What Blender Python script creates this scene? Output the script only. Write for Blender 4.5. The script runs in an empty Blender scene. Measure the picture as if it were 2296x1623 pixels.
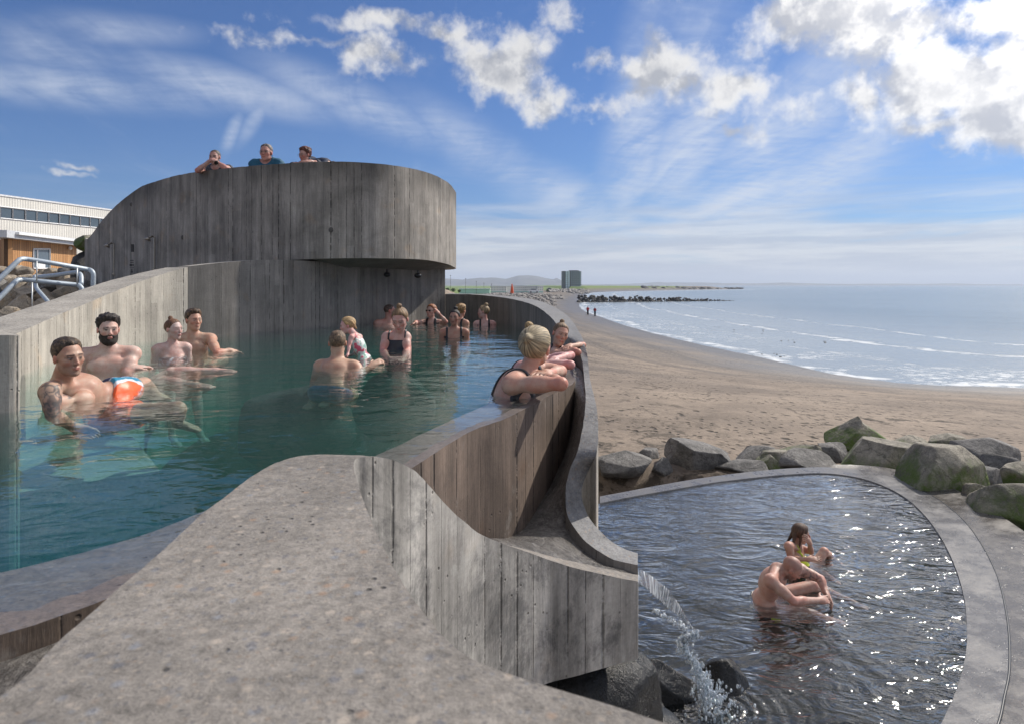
import bpy, bmesh, math, random
import numpy as np
from mathutils import Vector, Matrix
random.seed(7); rng = np.random.RandomState(7)
S = bpy.context.scene
COL = S.collection
F = 1450.0; CU = 1148.0; CV = 640.0; CH = 0.58     # focal length and horizon of the photograph (2296 px wide), eye height
SEA = -5.6; LOW = -2.2                                # sea level, lower pool level (upper pool water = 0)
R = math.radians
def P(u, v, Y): return np.array([(u-CU)/F*Y, Y, CH-(v-CV)/F*Y])
def Q(u, v, z):
    Y = (CH-z)*F/(v-CV); return np.array([(u-CU)/F*Y, Y, z])
# ------------------------------------------------------------------ object helpers
def tag(o, label=None, cat=None, group=None, kind=None):
    if label: o['label'] = label
    if cat: o['category'] = cat
    if group: o['group'] = group
    if kind: o['kind'] = kind
    return o
def link(o, parent=None):
    COL.objects.link(o)
    if parent is not None: o.parent = parent
    return o
def empty(name, loc=(0,0,0)):
    o = bpy.data.objects.new(name, None); o.location = loc; o.empty_display_size = .1
    return link(o)
def mesh(name, verts, faces, mats, parent=None, smooth=False, uvs=None, mi=None, col=None, attrs=None, origin=None):
    """verts in world space; if parent is an Empty at a location they are moved into its space"""
    v = np.asarray(verts, dtype=np.float64).reshape(-1, 3)
    off = np.zeros(3)
    if parent is not None:
        p = parent
        while p is not None: off += np.array(p.location); p = p.parent
    elif origin is not None: off = np.array(origin, dtype=float)
    me = bpy.data.meshes.new(name)
    if isinstance(faces, np.ndarray):
        n = faces.shape[1]; m = faces.shape[0]
        me.vertices.add(len(v)); me.vertices.foreach_set('co', (v-off).ravel())
        me.loops.add(n*m); me.loops.foreach_set('vertex_index', faces.astype(np.int32).ravel())
        me.polygons.add(m); me.polygons.foreach_set('loop_start', np.arange(0, n*m, n, dtype=np.int32))
        me.polygons.foreach_set('loop_total', np.full(m, n, dtype=np.int32))
        me.update(calc_edges=True)
    else:
        me.from_pydata([tuple(x) for x in (v-off)], [], [tuple(int(i) for i in f) for f in faces])
    if not isinstance(mats, (list, tuple)): mats = [mats]
    for m_ in mats: me.materials.append(m_)
    if mi is not None: me.polygons.foreach_set('material_index', np.asarray(mi, dtype=np.int32))
    if smooth: me.polygons.foreach_set('use_smooth', np.ones(len(me.polygons), dtype=bool))
    if uvs is not None:
        l = me.uv_layers.new(name='UVMap'); l.data.foreach_set('uv', np.asarray(uvs, dtype=np.float32).ravel())
    if col is not None:
        a = me.color_attributes.new('Col', 'FLOAT_COLOR', 'POINT')
        c = np.ones((len(v), 4), dtype=np.float32); c[:, :3] = col; a.data.foreach_set('color', c.ravel())
    if attrs:
        for k, val in attrs.items():
            a = me.attributes.new(k, 'FLOAT', 'POINT'); a.data.foreach_set('value', np.asarray(val, dtype=np.float32))
    me.validate()
    o = bpy.data.objects.new(name, me)
    if parent is None and origin is not None: o.location = tuple(off)
    return link(o, parent)
class MB:
    def __init__(s): s.v = []; s.f = []; s.m = []
    def add(s, v, f, m=0):
        n = len(s.v); s.v += [tuple(x) for x in v]; s.f += [tuple(i+n for i in q) for q in f]; s.m += [m]*len(f); return s
    def box(s, c, d, rz=0, m=0, top=1.0):
        x, y, z = d[0]/2, d[1]/2, d[2]/2; cs, sn = math.cos(rz), math.sin(rz); v = []
        for k in (-1, 1):
            t = top if k > 0 else 1
            for a, b in ((-1,-1),(1,-1),(1,1),(-1,1)):
                px, py = a*x*t, b*y*t; v.append((c[0]+px*cs-py*sn, c[1]+px*sn+py*cs, c[2]+k*z))
        return s.add(v, [(3,2,1,0),(4,5,6,7),(0,1,5,4),(1,2,6,5),(2,3,7,6),(3,0,4,7)], m)
    def tube(s, pts, r, n=10, m=0, caps=True):
        pts = [np.array(p, dtype=float) for p in pts]; rr = r if hasattr(r, '__len__') else [r]*len(pts)
        v = []; up = None
        for i, p in enumerate(pts):
            t = pts[min(i+1, len(pts)-1)]-pts[max(i-1, 0)]; t /= np.linalg.norm(t)+1e-9
            if up is None: up = np.array([0,0,1.]) if abs(t[2]) < .9 else np.array([1.,0,0])
            a = np.cross(t, up); a /= np.linalg.norm(a)+1e-9; b = np.cross(a, t); up = b
            for k in range(n):
                th = 2*math.pi*k/n; v.append(p+rr[i]*(math.cos(th)*a+math.sin(th)*b))
        f = []
        for i in range(len(pts)-1):
            for k in range(n):
                k2 = (k+1) % n; f.append((i*n+k, i*n+k2, (i+1)*n+k2, (i+1)*n+k))
        if caps: f.append(tuple(range(n))[::-1]); f.append(tuple((len(pts)-1)*n+k for k in range(n)))
        return s.add(v, f, m)
    def ball(s, c, r, seg=8, m=0):
        r = r if hasattr(r, '__len__') else (r, r, r); v = []; f = []; n = seg; h = max(4, seg//2+1)
        v.append((c[0], c[1], c[2]+r[2]))
        for i in range(1, h):
            ph = math.pi*i/h
            for k in range(n):
                th = 2*math.pi*k/n; v.append((c[0]+r[0]*math.sin(ph)*math.cos(th), c[1]+r[1]*math.sin(ph)*math.sin(th), c[2]+r[2]*math.cos(ph)))
        v.append((c[0], c[1], c[2]-r[2])); L = len(v)-1
        for k in range(n): f.append((0, 1+k, 1+(k+1) % n)); f.append((L, L-n+(k+1) % n, L-n+k))
        for i in range(h-2):
            for k in range(n): a = 1+i*n; f.append((a+k, a+n+k, a+n+(k+1) % n, a+(k+1) % n))
        return s.add(v, f, m)
    def build(s, name, mats, parent=None, smooth=False, origin=None):
        return mesh(name, s.v, s.f, mats, parent, smooth, mi=s.m, origin=origin)
def catmull(pts, step):
    pts = np.asarray(pts, dtype=float); n = len(pts); out = []
    for i in range(n-1):
        p0 = pts[max(i-1, 0)]; p1 = pts[i]; p2 = pts[i+1]; p3 = pts[min(i+2, n-1)]
        k = max(2, int(math.ceil(np.linalg.norm((p2-p1)[:2])/step)))
        for j in range(k):
            t = j/k; out.append(.5*((2*p1)+(-p0+p2)*t+(2*p0-5*p1+4*p2-p3)*t*t+(-p0+3*p1-3*p2+p3)*t**3))
    out.append(pts[-1]); return np.array(out)
def catmull_n(pts, k):
    pts = np.asarray(pts, dtype=float); n = len(pts); out = []
    for i in range(n-1):
        p0 = pts[max(i-1, 0)]; p1 = pts[i]; p2 = pts[i+1]; p3 = pts[min(i+2, n-1)]
        for j in range(k):
            t = j/k; out.append(.5*((2*p1)+(-p0+p2)*t+(2*p0-5*p1+4*p2-p3)*t*t+(-p0+3*p1-3*p2+p3)*t**3))
    out.append(pts[-1]); return np.array(out)
# value-noise fbm on numpy arrays
def vnoise(p, seed=0):
    p = np.asarray(p, dtype=float); i = np.floor(p).astype(np.int64); f = p-i; f = f*f*(3-2*f)
    def h(a):
        n = (a[..., 0]*374761393 + a[..., 1]*668265263 + a[..., 2]*2147483647 + seed*1274126177) & 0xffffffff
        n = ((n ^ (n >> 13))*1274126177) & 0xffffffff; n = n ^ (n >> 16)
        return (n & 0xffff)/65535.0
    r = 0
    for dx in (0, 1):
        for dy in (0, 1):
            for dz in (0, 1):
                w = (f[..., 0] if dx else 1-f[..., 0])*(f[..., 1] if dy else 1-f[..., 1])*(f[..., 2] if dz else 1-f[..., 2])
                r = r+w*h(i+np.array([dx, dy, dz]))
    return r
def fbm(p, o=4, seed=0):
    r = 0; a = .5; p = np.asarray(p, dtype=float)
    for k in range(o): r = r+a*vnoise(p*2**k+17.3*k, seed+k); a *= .5
    return r/(1-.5**o)
# ------------------------------------------------------------------ node helpers
class NT:
    def __init__(s, nt): s.nt = nt; nt.nodes.clear()
    def n(s, t, ins=None, **kw):
        nd = s.nt.nodes.new(t)
        for k, v in kw.items(): setattr(nd, k, v)
        if ins:
            for k, v in ins.items(): s.set(nd.inputs[k], v)
        return nd
    def set(s, inp, v):
        if isinstance(v, bpy.types.NodeSocket): s.nt.links.new(v, inp)
        elif v is not None:
            if inp.type == 'RGBA' and hasattr(v, '__len__') and len(v) == 3: v = (*v, 1)
            if inp.type in ('RGBA', 'VECTOR') and not hasattr(v, '__len__'): v = (v, v, v, 1) if inp.type == 'RGBA' else (v, v, v)
            inp.default_value = v
    def m(s, op, a, b=None, c=None, clamp=False):
        nd = s.n('ShaderNodeMath', {0: a}, operation=op, use_clamp=clamp)
        if b is not None: s.set(nd.inputs[1], b)
        if c is not None: s.set(nd.inputs[2], c)
        return nd.outputs[0]
    def vm(s, op, a, b=None, scale=None):
        nd = s.n('ShaderNodeVectorMath', {0: a}, operation=op)
        if b is not None: s.set(nd.inputs[1], b)
        if scale is not None: s.set(nd.inputs['Scale'], scale)
        return nd.outputs['Value'] if op in ('LENGTH', 'DOT_PRODUCT', 'DISTANCE') else nd.outputs[0]
    def sep(s, v): nd = s.n('ShaderNodeSeparateXYZ', {0: v}); return nd.outputs[0], nd.outputs[1], nd.outputs[2]
    def comb(s, x=0, y=0, z=0): return s.n('ShaderNodeCombineXYZ', {0: x, 1: y, 2: z}).outputs[0]
    def noise(s, vec, scale=1, detail=4, rough=.5, dist=0, out=0):
        return s.n('ShaderNodeTexNoise', {'Vector': vec, 'Scale': scale, 'Detail': detail, 'Roughness': rough, 'Distortion': dist}).outputs[out]
    def vor(s, vec, scale=1, feature='F1', rand=1, out='Distance'):
        nd = s.n('ShaderNodeTexVoronoi', {'Vector': vec, 'Scale': scale, 'Randomness': rand}, feature=feature); return nd.outputs[out]
    def white(s, vec): return s.n('ShaderNodeTexWhiteNoise', {'Vector': vec}, noise_dimensions='3D').outputs[0]
    def ramp(s, fac, stops, interp='LINEAR'):
        nd = s.n('ShaderNodeValToRGB', {0: fac}); cr = nd.color_ramp; cr.interpolation = interp
        while len(cr.elements) < len(stops): cr.elements.new(.5)
        for e, (p, c) in zip(cr.elements, stops):
            e.position = p; e.color = (c, c, c, 1) if not hasattr(c, '__len__') else (*c, 1)
        return nd.outputs[0]
    def smooth(s, x, a, b, lo=0., hi=1.):
        nd = s.n('ShaderNodeMapRange', {0: x, 1: a, 2: b, 3: lo, 4: hi}, interpolation_type='SMOOTHSTEP'); return nd.outputs[0]
    def mix(s, fac, a, b, mode='MIX'):
        nd = s.n('ShaderNodeMix', data_type='RGBA', blend_type=mode); s.set(nd.inputs[0], fac); s.set(nd.inputs[6], a); s.set(nd.inputs[7], b); return nd.outputs[2]
    def mul(s, a, b): return s.mix(1.0, a, b, 'MULTIPLY')
    def bump(s, h, strength=.5, dist=.01, normal=None):
        i = {'Height': h, 'Strength': strength, 'Distance': dist}
        if normal is not None: i['Normal'] = normal
        return s.n('ShaderNodeBump', i).outputs[0]
    def obj(s): return s.n('ShaderNodeTexCoord').outputs['Object']
    def pos(s): return s.n('ShaderNodeNewGeometry').outputs['Position']
    def uv(s): return s.n('ShaderNodeTexCoord').outputs['UV']
    def attr(s, name, out='Fac'): return s.n('ShaderNodeAttribute', attribute_name=name).outputs[out]
    def bsdf(s, **kw):
        nd = s.n('ShaderNodeBsdfPrincipled')
        for k, v in kw.items(): s.set(nd.inputs[k.replace('_', ' ')], v)
        return nd.outputs[0]
    def out(s, sh, vol=None):
        o = s.n('ShaderNodeOutputMaterial')
        if sh is not None: s.nt.links.new(sh, o.inputs[0])
        if vol is not None: s.nt.links.new(vol, o.inputs[1])
def newmat(name):
    m = bpy.data.materials.new(name); m.use_nodes = True; return m, NT(m.node_tree)
def plain(name, color, rough=.6, metal=0, vary=.15, scale=8, bump=0, spec=.5):
    m, t = newmat(name); p = t.obj(); nz = t.noise(p, scale, 5, .6)
    c = t.mul(color, t.ramp(nz, [(.3, 1-vary), (.7, 1+vary)]))
    kw = dict(Base_Color=c, Roughness=rough, Metallic=metal)
    if bump: kw['Normal'] = t.bump(nz, bump, .01)
    t.out(t.bsdf(**kw)); return m
# ------------------------------------------------------------------ materials
def board_concrete(name, base, wet=0., joint=1., bw=.085, contrast=1., stain=.5, topdark=0, mottle=0):
    m, t = newmat(name); x, y, _ = t.sep(t.uv())
    wob = t.noise(t.comb(x, t.m('MULTIPLY', y, .3)), 1.2, 2)
    bx = t.m('ADD', t.m('DIVIDE', x, bw), t.m('MULTIPLY', wob, .25)); idn = t.m('FLOOR', bx); fr = t.m('FRACT', bx)
    r1 = t.white(t.comb(idn, 3.1, 0)); r3 = t.white(t.comb(idn, 9.7, 0))
    seg = t.m('FLOOR', t.m('ADD', t.m('DIVIDE', y, 1.1), t.m('MULTIPLY', r1, 7.)))
    r2 = t.white(t.comb(idn, seg, 5))
    edge = t.m('MINIMUM', fr, t.m('SUBTRACT', 1., fr))
    jn = t.noise(t.comb(t.m('MULTIPLY', x, 3), t.m('MULTIPLY', y, 4)), 2.5, 4, .7)
    jr = t.white(t.comb(t.m('FLOOR', t.m('ADD', bx, .5)), 1.3, 2))
    jw = t.m('MULTIPLY', t.m('MULTIPLY', jr, jr), t.m('MULTIPLY', jn, .20))
    jl = t.m('SUBTRACT', 1., t.smooth(edge, 0., t.m('ADD', jw, .012)))
    jl = t.m('MULTIPLY', jl, t.m('MULTIPLY', t.smooth(jn, .38, .56), t.m('ADD', .35, jr)), clamp=True)
    grain = t.noise(t.comb(t.m('ADD', t.m('MULTIPLY', x, 55), t.m('MULTIPLY', r3, 40)), t.m('MULTIPLY', y, 5.)), 1., 6, .7)
    blot = t.noise(t.comb(x, y), 2.1, 6, .62, .4); drip = t.noise(t.comb(t.m('MULTIPLY', x, 7), t.m('MULTIPLY', y, .55)), 1., 5, .6)
    pits = t.smooth(t.vor(t.comb(x, y), 26), .05, .16); pm = t.smooth(t.noise(t.comb(x, y), 5, 3), .5, .62)
    pit = t.m('MULTIPLY', t.m('SUBTRACT', 1., pits), pm)
    c = t.mul(base, t.ramp(r2, [(0, 1-.11*contrast), (1, 1+.10*contrast)]))
    c = t.mul(c, t.ramp(grain, [(.3, 1-.17*contrast), (.5, 1.), (.72, 1+.16*contrast)]))
    c = t.mul(c, t.ramp(blot, [(.3, 1-.35*stain), (.5, 1.), (.7, 1+.3*stain)]))
    c = t.mul(c, t.ramp(drip, [(.3, 1-.45*stain), (.55, 1.05), (.75, 1+.45*stain)]))
    c = t.mix(t.m('MULTIPLY', t.smooth(t.noise(t.comb(x, y), 3.3, 4), .58, .72), .35), c, t.mul(c, (1.25, .98, .72)))
    fin = t.m('MULTIPLY', t.smooth(t.m('ABSOLUTE', t.m('SUBTRACT', edge, .05)), .035, .0), t.m('MULTIPLY', jr, t.smooth(jn, .4, .6))); c = t.mul(c, t.ramp(fin, [(0, 1.), (1, 1.28)]))
    sp = t.noise(t.comb(x, y), 60, 4, .75); c = t.mul(c, t.ramp(sp, [(.3, .86), (.7, 1.12)]))
    c = t.mul(c, t.ramp(jl, [(0, 1.), (1, 1-.8*joint)])); c = t.mul(c, t.ramp(pit, [(0, 1.), (1, .35)]))
    if mottle:
        mo = t.m('MULTIPLY', t.smooth(t.noise(t.comb(x, t.m('MULTIPLY', y, .8)), 2.6, 9, .78, .3), .47, .62), mottle); c = t.mix(mo, c, t.mul(c, (.30, .31, .33)))
        ef = t.m('MULTIPLY', t.smooth(t.noise(t.comb(t.m('ADD', x, 7), t.m('MULTIPLY', y, .7)), 3.5, 9, .8), .55, .66), mottle); c = t.mix(t.m('MULTIPLY', ef, .6), c, (.52, .51, .48))
    if topdark:
        td = t.m('MULTIPLY', t.smooth(t.m('ADD', y, t.m('MULTIPLY', drip, .8)), 2.25, 2.6), t.smooth(t.noise(t.comb(x, 0), .5, 3), .40, .52)); c = t.mul(c, t.ramp(td, [(0, 1.), (1, .45)]))
    h = t.m('ADD', t.m('ADD', t.m('MULTIPLY', r2, .5), t.m('MULTIPLY', grain, .5)), t.m('ADD', t.m('MULTIPLY', jl, -1.4), t.m('MULTIPLY', pit, -1.2)))
    nrm = t.bump(h, .7, .008)
    rg = t.ramp(blot, [(.35, .85-.6*wet), (.65, .9-.35*wet)])
    t.out(t.bsdf(Base_Color=c, Roughness=rg, Normal=nrm)); return m
def top_concrete(name, base, wet=0., near=False, alg=0):
    m, t = newmat(name); p = t.pos()
    b = t.noise(p, 3., 6, .65); f1 = t.noise(p, 45, 5, .7); f2 = t.noise(p, 210, 3, .7)
    v = t.vor(p, 46 if near else 60, out='Color'); vd = t.vor(p, 46 if near else 60); vs = t.sep(v)
    c = t.mul(base, t.ramp(b, [(.3, .72), (.7, 1.25)])); c = t.mul(c, t.ramp(f1, [(.3, .62), (.5, 1.), (.75, 1.38)])); c = t.mul(c, t.ramp(f2, [(.3, .8), (.7, 1.2)]))
    peb = t.m('MULTIPLY', t.m('SUBTRACT', 1., t.smooth(vd, .12, .42)), t.smooth(vs[0], .5, .6))
    pc = t.ramp(vs[1], [(0, (.09, .1, .13)), (.35, (.42, .36, .3)), (.6, (.30, .19, .12)), (.8, (.2, .22, .26)), (1, (.62, .58, .52))], 'CONSTANT')
    c = t.mix(t.m('MULTIPLY', peb, .55), c, pc)
    v3 = t.vor(p, 120, out='Color'); vd3 = t.vor(p, 120); w3 = t.sep(v3); peb3 = t.m('MULTIPLY', t.m('SUBTRACT', 1., t.smooth(vd3, .15, .5)), t.smooth(w3[0], .45, .5)); c = t.mix(t.m('MULTIPLY', peb3, .5), c, t.ramp(w3[1], [(0, (.07, .07, .08)), (.3, (.33, .28, .23)), (.55, (.20, .15, .11)), (.75, (.16, .17, .19)), (1, (.50, .47, .42))], 'CONSTANT'))
    pits = t.m('MULTIPLY', t.m('SUBTRACT', 1., t.smooth(t.vor(p, 38), .06, .2)), t.smooth(t.noise(p, 9), .48, .6))
    c = t.mul(c, t.ramp(pits, [(0, 1.), (1, .4)]))
    if wet: c = t.mul(c, 1-.45*wet)
    h = t.m('ADD', t.m('MULTIPLY', f1, .6), t.m('ADD', t.m('MULTIPLY', f2, .35), t.m('MULTIPLY', pits, -1.)))
    t.out(t.bsdf(Base_Color=c, Roughness=t.ramp(b, [(.4, .88-.75*wet), (.62, .92-.5*wet)]), Normal=t.bump(h, .7*(1-.6*wet), .006))); return m
def water_top(name, tint, waves, rough=.02, tint2=None, f0boost=1.0, rings=()):
    """clear water: see-through surface plus mirror reflection; waves = list of (scale vec, amount)"""
    m, t = newmat(name); p = t.pos(); h = None
    for sc, am, dist in waves:
        w = t.m('MULTIPLY', t.noise(t.vm('MULTIPLY', p, sc), 1., 3, .5, dist), am)
        h = w if h is None else t.m('ADD', h, w)
    for (cx, cy, am, rad) in rings:
        dq = t.m('ADD', t.vm('LENGTH', t.vm('MULTIPLY', t.vm('SUBTRACT', p, (cx, cy, 0)), (1, 1, 0))), t.m('MULTIPLY', t.noise(p, 3, 2), .08)); h = t.m('ADD', h, t.m('MULTIPLY', t.m('SINE', t.m('MULTIPLY', dq, 75.)), t.m('MULTIPLY', t.smooth(dq, rad, .05), am)))
    nrm = t.bump(h, 1., 1.)
    cs = t.m('ABSOLUTE', t.vm('DOT_PRODUCT', nrm, t.n('ShaderNodeNewGeometry').outputs['Incoming']), clamp=True)
    fr = t.m('MULTIPLY', t.m('MULTIPLY_ADD', t.m('POWER', t.m('SUBTRACT', 1., cs), 5.), .98, .02), f0boost, clamp=True)
    tr = t.n('ShaderNodeBsdfTransparent', {0: tint}).outputs[0]
    gl = t.n('ShaderNodeBsdfGlossy', {'Color': (1, 1, 1), 'Roughness': rough, 'Normal': nrm}).outputs[0]
    mx = t.n('ShaderNodeMixShader', {0: fr, 1: tr, 2: gl}).outputs[0]
    return m, t, mx, h
# ------------------------------------------------------------------ camera, sun, sky
cam = bpy.data.cameras.new('camera'); co = bpy.data.objects.new('camera', cam); COL.objects.link(co); S.camera = co
co.location = (0, 0, CH); co.rotation_euler = (R(90), 0, 0); cam.sensor_width = 36; cam.lens = 36*F/2296
cam.dof.use_dof = True; cam.dof.focus_distance = 6.; cam.dof.aperture_fstop = 9
cam.shift_y = -(811.5-CV)/2296; cam.clip_start = .05; cam.clip_end = 60000
SUN_EL, SUN_AZ = 42., 52.       # degrees above the horizon, degrees to the right of the view
sl = bpy.data.lights.new('sun', 'SUN'); sl.energy = 4.3; sl.angle = R(.6); sl.color = (1., .93, .83)
so = bpy.data.objects.new('sun', sl); COL.objects.link(so)
sd = Vector((math.cos(R(SUN_EL))*math.sin(R(SUN_AZ)), math.cos(R(SUN_EL))*math.cos(R(SUN_AZ)), math.sin(R(SUN_EL))))
so.rotation_euler = sd.to_track_quat('Z', 'Y').to_euler(); so.location = (20, 10, 30)
W = bpy.data.worlds.new('World'); S.world = W; W.use_nodes = True
def build_sky():
    t = NT(W.node_tree)
    d = t.n('ShaderNodeTexCoord').outputs['Generated']
    x, y, z = t.sep(d)
    sky = t.n('ShaderNodeTexSky', {}, sky_type='NISHITA', sun_disc=False, sun_elevation=R(SUN_EL), sun_rotation=R(SUN_AZ), altitude=0, air_density=1.0, dust_density=.35, ozone_density=2.6)
    skyc = t.mul(sky.outputs[0], (.29, .50, .80))
    az = t.m('ARCTAN2', x, y); hy = t.m('SQRT', t.m('ADD', t.m('MULTIPLY', x, x), t.m('MULTIPLY', y, y)))
    el = t.m('DIVIDE', z, t.m('MAXIMUM', hy, .02))
    p = t.comb(az, el, 0)
    n1 = t.noise(d, 7.5, 6, .6); n2 = t.noise(d, 26, 4, .65)
    # cumulus: places given as directions
    blobs = [(870,50,235,42,1.),(700,85,190,26,.8),(840,130,110,55,1.),(560,85,90,12,.45),(1000,70,100,40,.9),(1120,150,150,75,1.15),(1230,215,90,60,1.),(1330,235,95,36,.9),(1070,110,90,40,.8),(1270,30,60,60,.62),
             (1350,140,60,38,.95),(1470,150,105,65,.85),(1540,190,70,55,.7),(1655,195,95,60,1.),(1760,240,45,25,.6),(1665,295,45,26,.95),(1450,200,60,35,.7),(1300,75,20,14,.5),
             (1850,40,230,85,1.3),(2050,75,170,75,1.15),(2250,30,220,60,.9),(2130,170,250,110,1.35),(2280,240,220,105,1.35),(1960,200,90,70,1.),(2080,270,120,45,1.),(2420,200,200,160,1.1),(2480,60,260,70,1.),
             (175,372,45,11,.62),(150,398,35,7,.5),(1930,-120,420,90,1.1),(900,-90,300,50,.9),(1400,-160,240,50,.9),(2650,260,240,90,1.1),(2900,60,260,120,1.1),(-300,150,180,60,.9),(-500,330,200,40,.8)]
    D = None; pwp = t.vm('ADD', p, t.vm('SCALE', t.vm('SUBTRACT', t.noise(d, 9, 4, .6, 0, 1), (.5, .5, .5)), scale=.13))
    for (u, v, ru, rv, g) in blobs:
        dx, dz = (u-CU)/F, (CV-v)/F; a = math.atan(dx); hh = math.sqrt(1+dx*dx); e = dz/hh
        ra = ru/F/(1+dx*dx); re = rv/F/hh
        q = t.vm('MULTIPLY', t.vm('SUBTRACT', pwp, (a, e, 0)), (1/ra, 1/re, 0))
        b = t.m('MULTIPLY_ADD', t.vm('LENGTH', q), -g*min(1, .45+rv/110), g*min(1, .35+rv/90))
        D = b if D is None else t.m('MAXIMUM', D, b)
    # broken clouds added out of view, to whiten fill light and pool reflections
    bk = t.m('MAXIMUM', t.smooth(y, .15, -.25), t.m('MULTIPLY', t.smooth(el, .45, .52), t.smooth(az, -.7, -.2))); oth = t.m('MULTIPLY', bk, t.smooth(t.noise(d, 3.2, 3), .26, .44)); D = t.m('MAXIMUM', D, t.m('MULTIPLY_ADD', oth, 1.5, -1.1))
    dens = t.m('ADD', t.m('ADD', D, .10), t.m('MULTIPLY', t.m('SUBTRACT', n1, .5), 2.6)); dens = t.m('ADD', dens, t.m('MULTIPLY', t.m('SUBTRACT', n2, .5), 1.1))
    cm = t.m('POWER', t.smooth(dens, -.02, .85), .9)
    # light on the clouds: compare density a little towards the sun
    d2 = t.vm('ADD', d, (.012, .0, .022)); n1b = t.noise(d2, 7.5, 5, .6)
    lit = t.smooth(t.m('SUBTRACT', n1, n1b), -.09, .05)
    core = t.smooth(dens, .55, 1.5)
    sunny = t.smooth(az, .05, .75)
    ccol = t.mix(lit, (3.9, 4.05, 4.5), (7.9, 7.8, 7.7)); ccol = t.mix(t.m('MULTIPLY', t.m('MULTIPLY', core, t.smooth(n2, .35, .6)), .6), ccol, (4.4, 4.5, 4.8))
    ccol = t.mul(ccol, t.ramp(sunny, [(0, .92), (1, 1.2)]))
    glow = t.smooth(t.vm('DISTANCE', d, tuple(sd)), .62, .05); ccol = t.mul(ccol, t.mix(glow, (1, 1, 1), (4.2, 4.0, 3.7)))  # extra brightness added to clouds near the sun, for silver lower-pool reflections
    # cirrus veil: streaks in a flat high layer
    pl = t.n('ShaderNodeVectorRotate', {0: t.comb(t.m('DIVIDE', x, t.m('ADD', t.m('ABSOLUTE', z), .10)), t.m('DIVIDE', y, t.m('ADD', t.m('ABSOLUTE', z), .10)), 0), 'Axis': (0, 0, 1), 'Angle': R(-9)}, rotation_type='AXIS_ANGLE').outputs[0]
    warp = t.noise(pl, .7, 3, .5, 0, 1); pw = t.vm('ADD', pl, t.vm('SCALE', t.vm('SUBTRACT', warp, (.5, .5, .5)), scale=.5))
    s1 = t.noise(t.vm('MULTIPLY', pw, (2.6, .34, 1)), 1., 6, .62, .4); s2 = t.noise(t.vm('MULTIPLY', pl, (.5, .33, 1)), 1., 3, .5); s3 = t.noise(t.vm('MULTIPLY', pw, (5.5, 9, 1)), 1.3, 5, .6)
    # broad veils, as directions: long arc at the left and the fan right of the middle
    def band(pts, w):
        o = None
        for (u, v, ru, rv, an) in pts:
            dx, dz = (u-CU)/F, (CV-v)/F; hh = math.sqrt(1+dx*dx)
            q = t.vm('SUBTRACT', p, (math.atan(dx), dz/hh, 0)); ca, sa = math.cos(R(an)), math.sin(R(an))
            qx, qy, _ = t.sep(q)
            a_ = t.m('ADD', t.m('MULTIPLY', qx, ca), t.m('MULTIPLY', qy, sa)); b_ = t.m('SUBTRACT', t.m('MULTIPLY', qy, ca), t.m('MULTIPLY', qx, sa))
            l = t.vm('LENGTH', t.comb(t.m('MULTIPLY', a_, F/ru*(1+dx*dx)**.5), t.m('MULTIPLY', b_, F/rv*hh), 0))
            g = t.smooth(l, 1., 0., 0., w)
            o = g if o is None else t.m('MAXIMUM', o, g)
        return o
    bd = band([(120,190,520,75,2),(520,200,380,70,-8),(800,235,330,75,-20),(1080,340,300,85,-33),(1280,450,240,80,-30),(1500,520,300,60,-6)], .72)
    bd2 = band([(1440,260,480,110,82),(1560,300,460,130,62),(1760,290,480,150,46),(1560,60,420,140,70),(1850,380,420,120,32),(1650,440,420,110,10)], .95)
    bd3 = band([(575,260,110,26,62),(520,300,90,22,70),(90,110,240,90,-5),(240,70,260,60,8)], .55)
    veil = t.m('MAXIMUM', t.m('MAXIMUM', bd, bd2), bd3)
    st = t.smooth(t.m('ADD', t.m('MULTIPLY', s1, .7), t.m('MULTIPLY', s3, .3)), .34, .66)
    cir = t.m('MULTIPLY', t.m('MULTIPLY', veil, t.smooth(t.noise(p, 3.5, 4, .6), .2, .5)), t.m('MULTIPLY_ADD', st, .75, .22))
    cir = t.m('MAXIMUM', cir, t.m('MULTIPLY', t.m('MULTIPLY', t.smooth(s1, .5, .78), t.smooth(s2, .45, .65)), .5), clamp=True)
    # low layered bank near the horizon
    lay = t.noise(t.comb(t.m('MULTIPLY', az, 3.2), t.m('MULTIPLY', el, 30), 0), 1.3, 7, .6, .4)
    lowm = t.smooth(el, .20, .015); rightm = t.smooth(az, -.5, .0, .30, 1.)
    lowm = t.m('MULTIPLY', t.m('MULTIPLY', lowm, rightm), t.smooth(t.m('ADD', lay, t.m('MULTIPLY', t.smooth(el, .16, .02), .28)), .42, .72))
    lc = t.mix(t.smooth(t.noise(t.comb(t.m('MULTIPLY', az, 5), t.m('MULTIPLY', el, 55), 3), 1., 6, .6), .38, .62), (4.7, 4.9, 5.5), (7.4, 7.3, 7.2))
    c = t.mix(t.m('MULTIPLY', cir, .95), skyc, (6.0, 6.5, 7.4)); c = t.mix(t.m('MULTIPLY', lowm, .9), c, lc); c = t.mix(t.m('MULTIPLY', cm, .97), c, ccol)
    c = t.mix(t.smooth(z, 0., -.02), c, (1.2, 1.35, 1.5))
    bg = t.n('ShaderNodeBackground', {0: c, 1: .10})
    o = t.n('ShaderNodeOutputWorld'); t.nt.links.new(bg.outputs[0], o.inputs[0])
build_sky()
W.cycles.sampling_method = 'MANUAL'; W.cycles.sample_map_resolution = 512
S.view_settings.view_transform = 'Standard'; S.view_settings.look = 'None'; S.view_settings.exposure = .22; S.view_settings.gamma = 1
S.render.engine = 'CYCLES'
S.cycles.transparent_max_bounces = 14; S.cycles.max_bounces = 5; S.cycles.diffuse_bounces = 3; S.cycles.volume_bounces = 0
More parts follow.
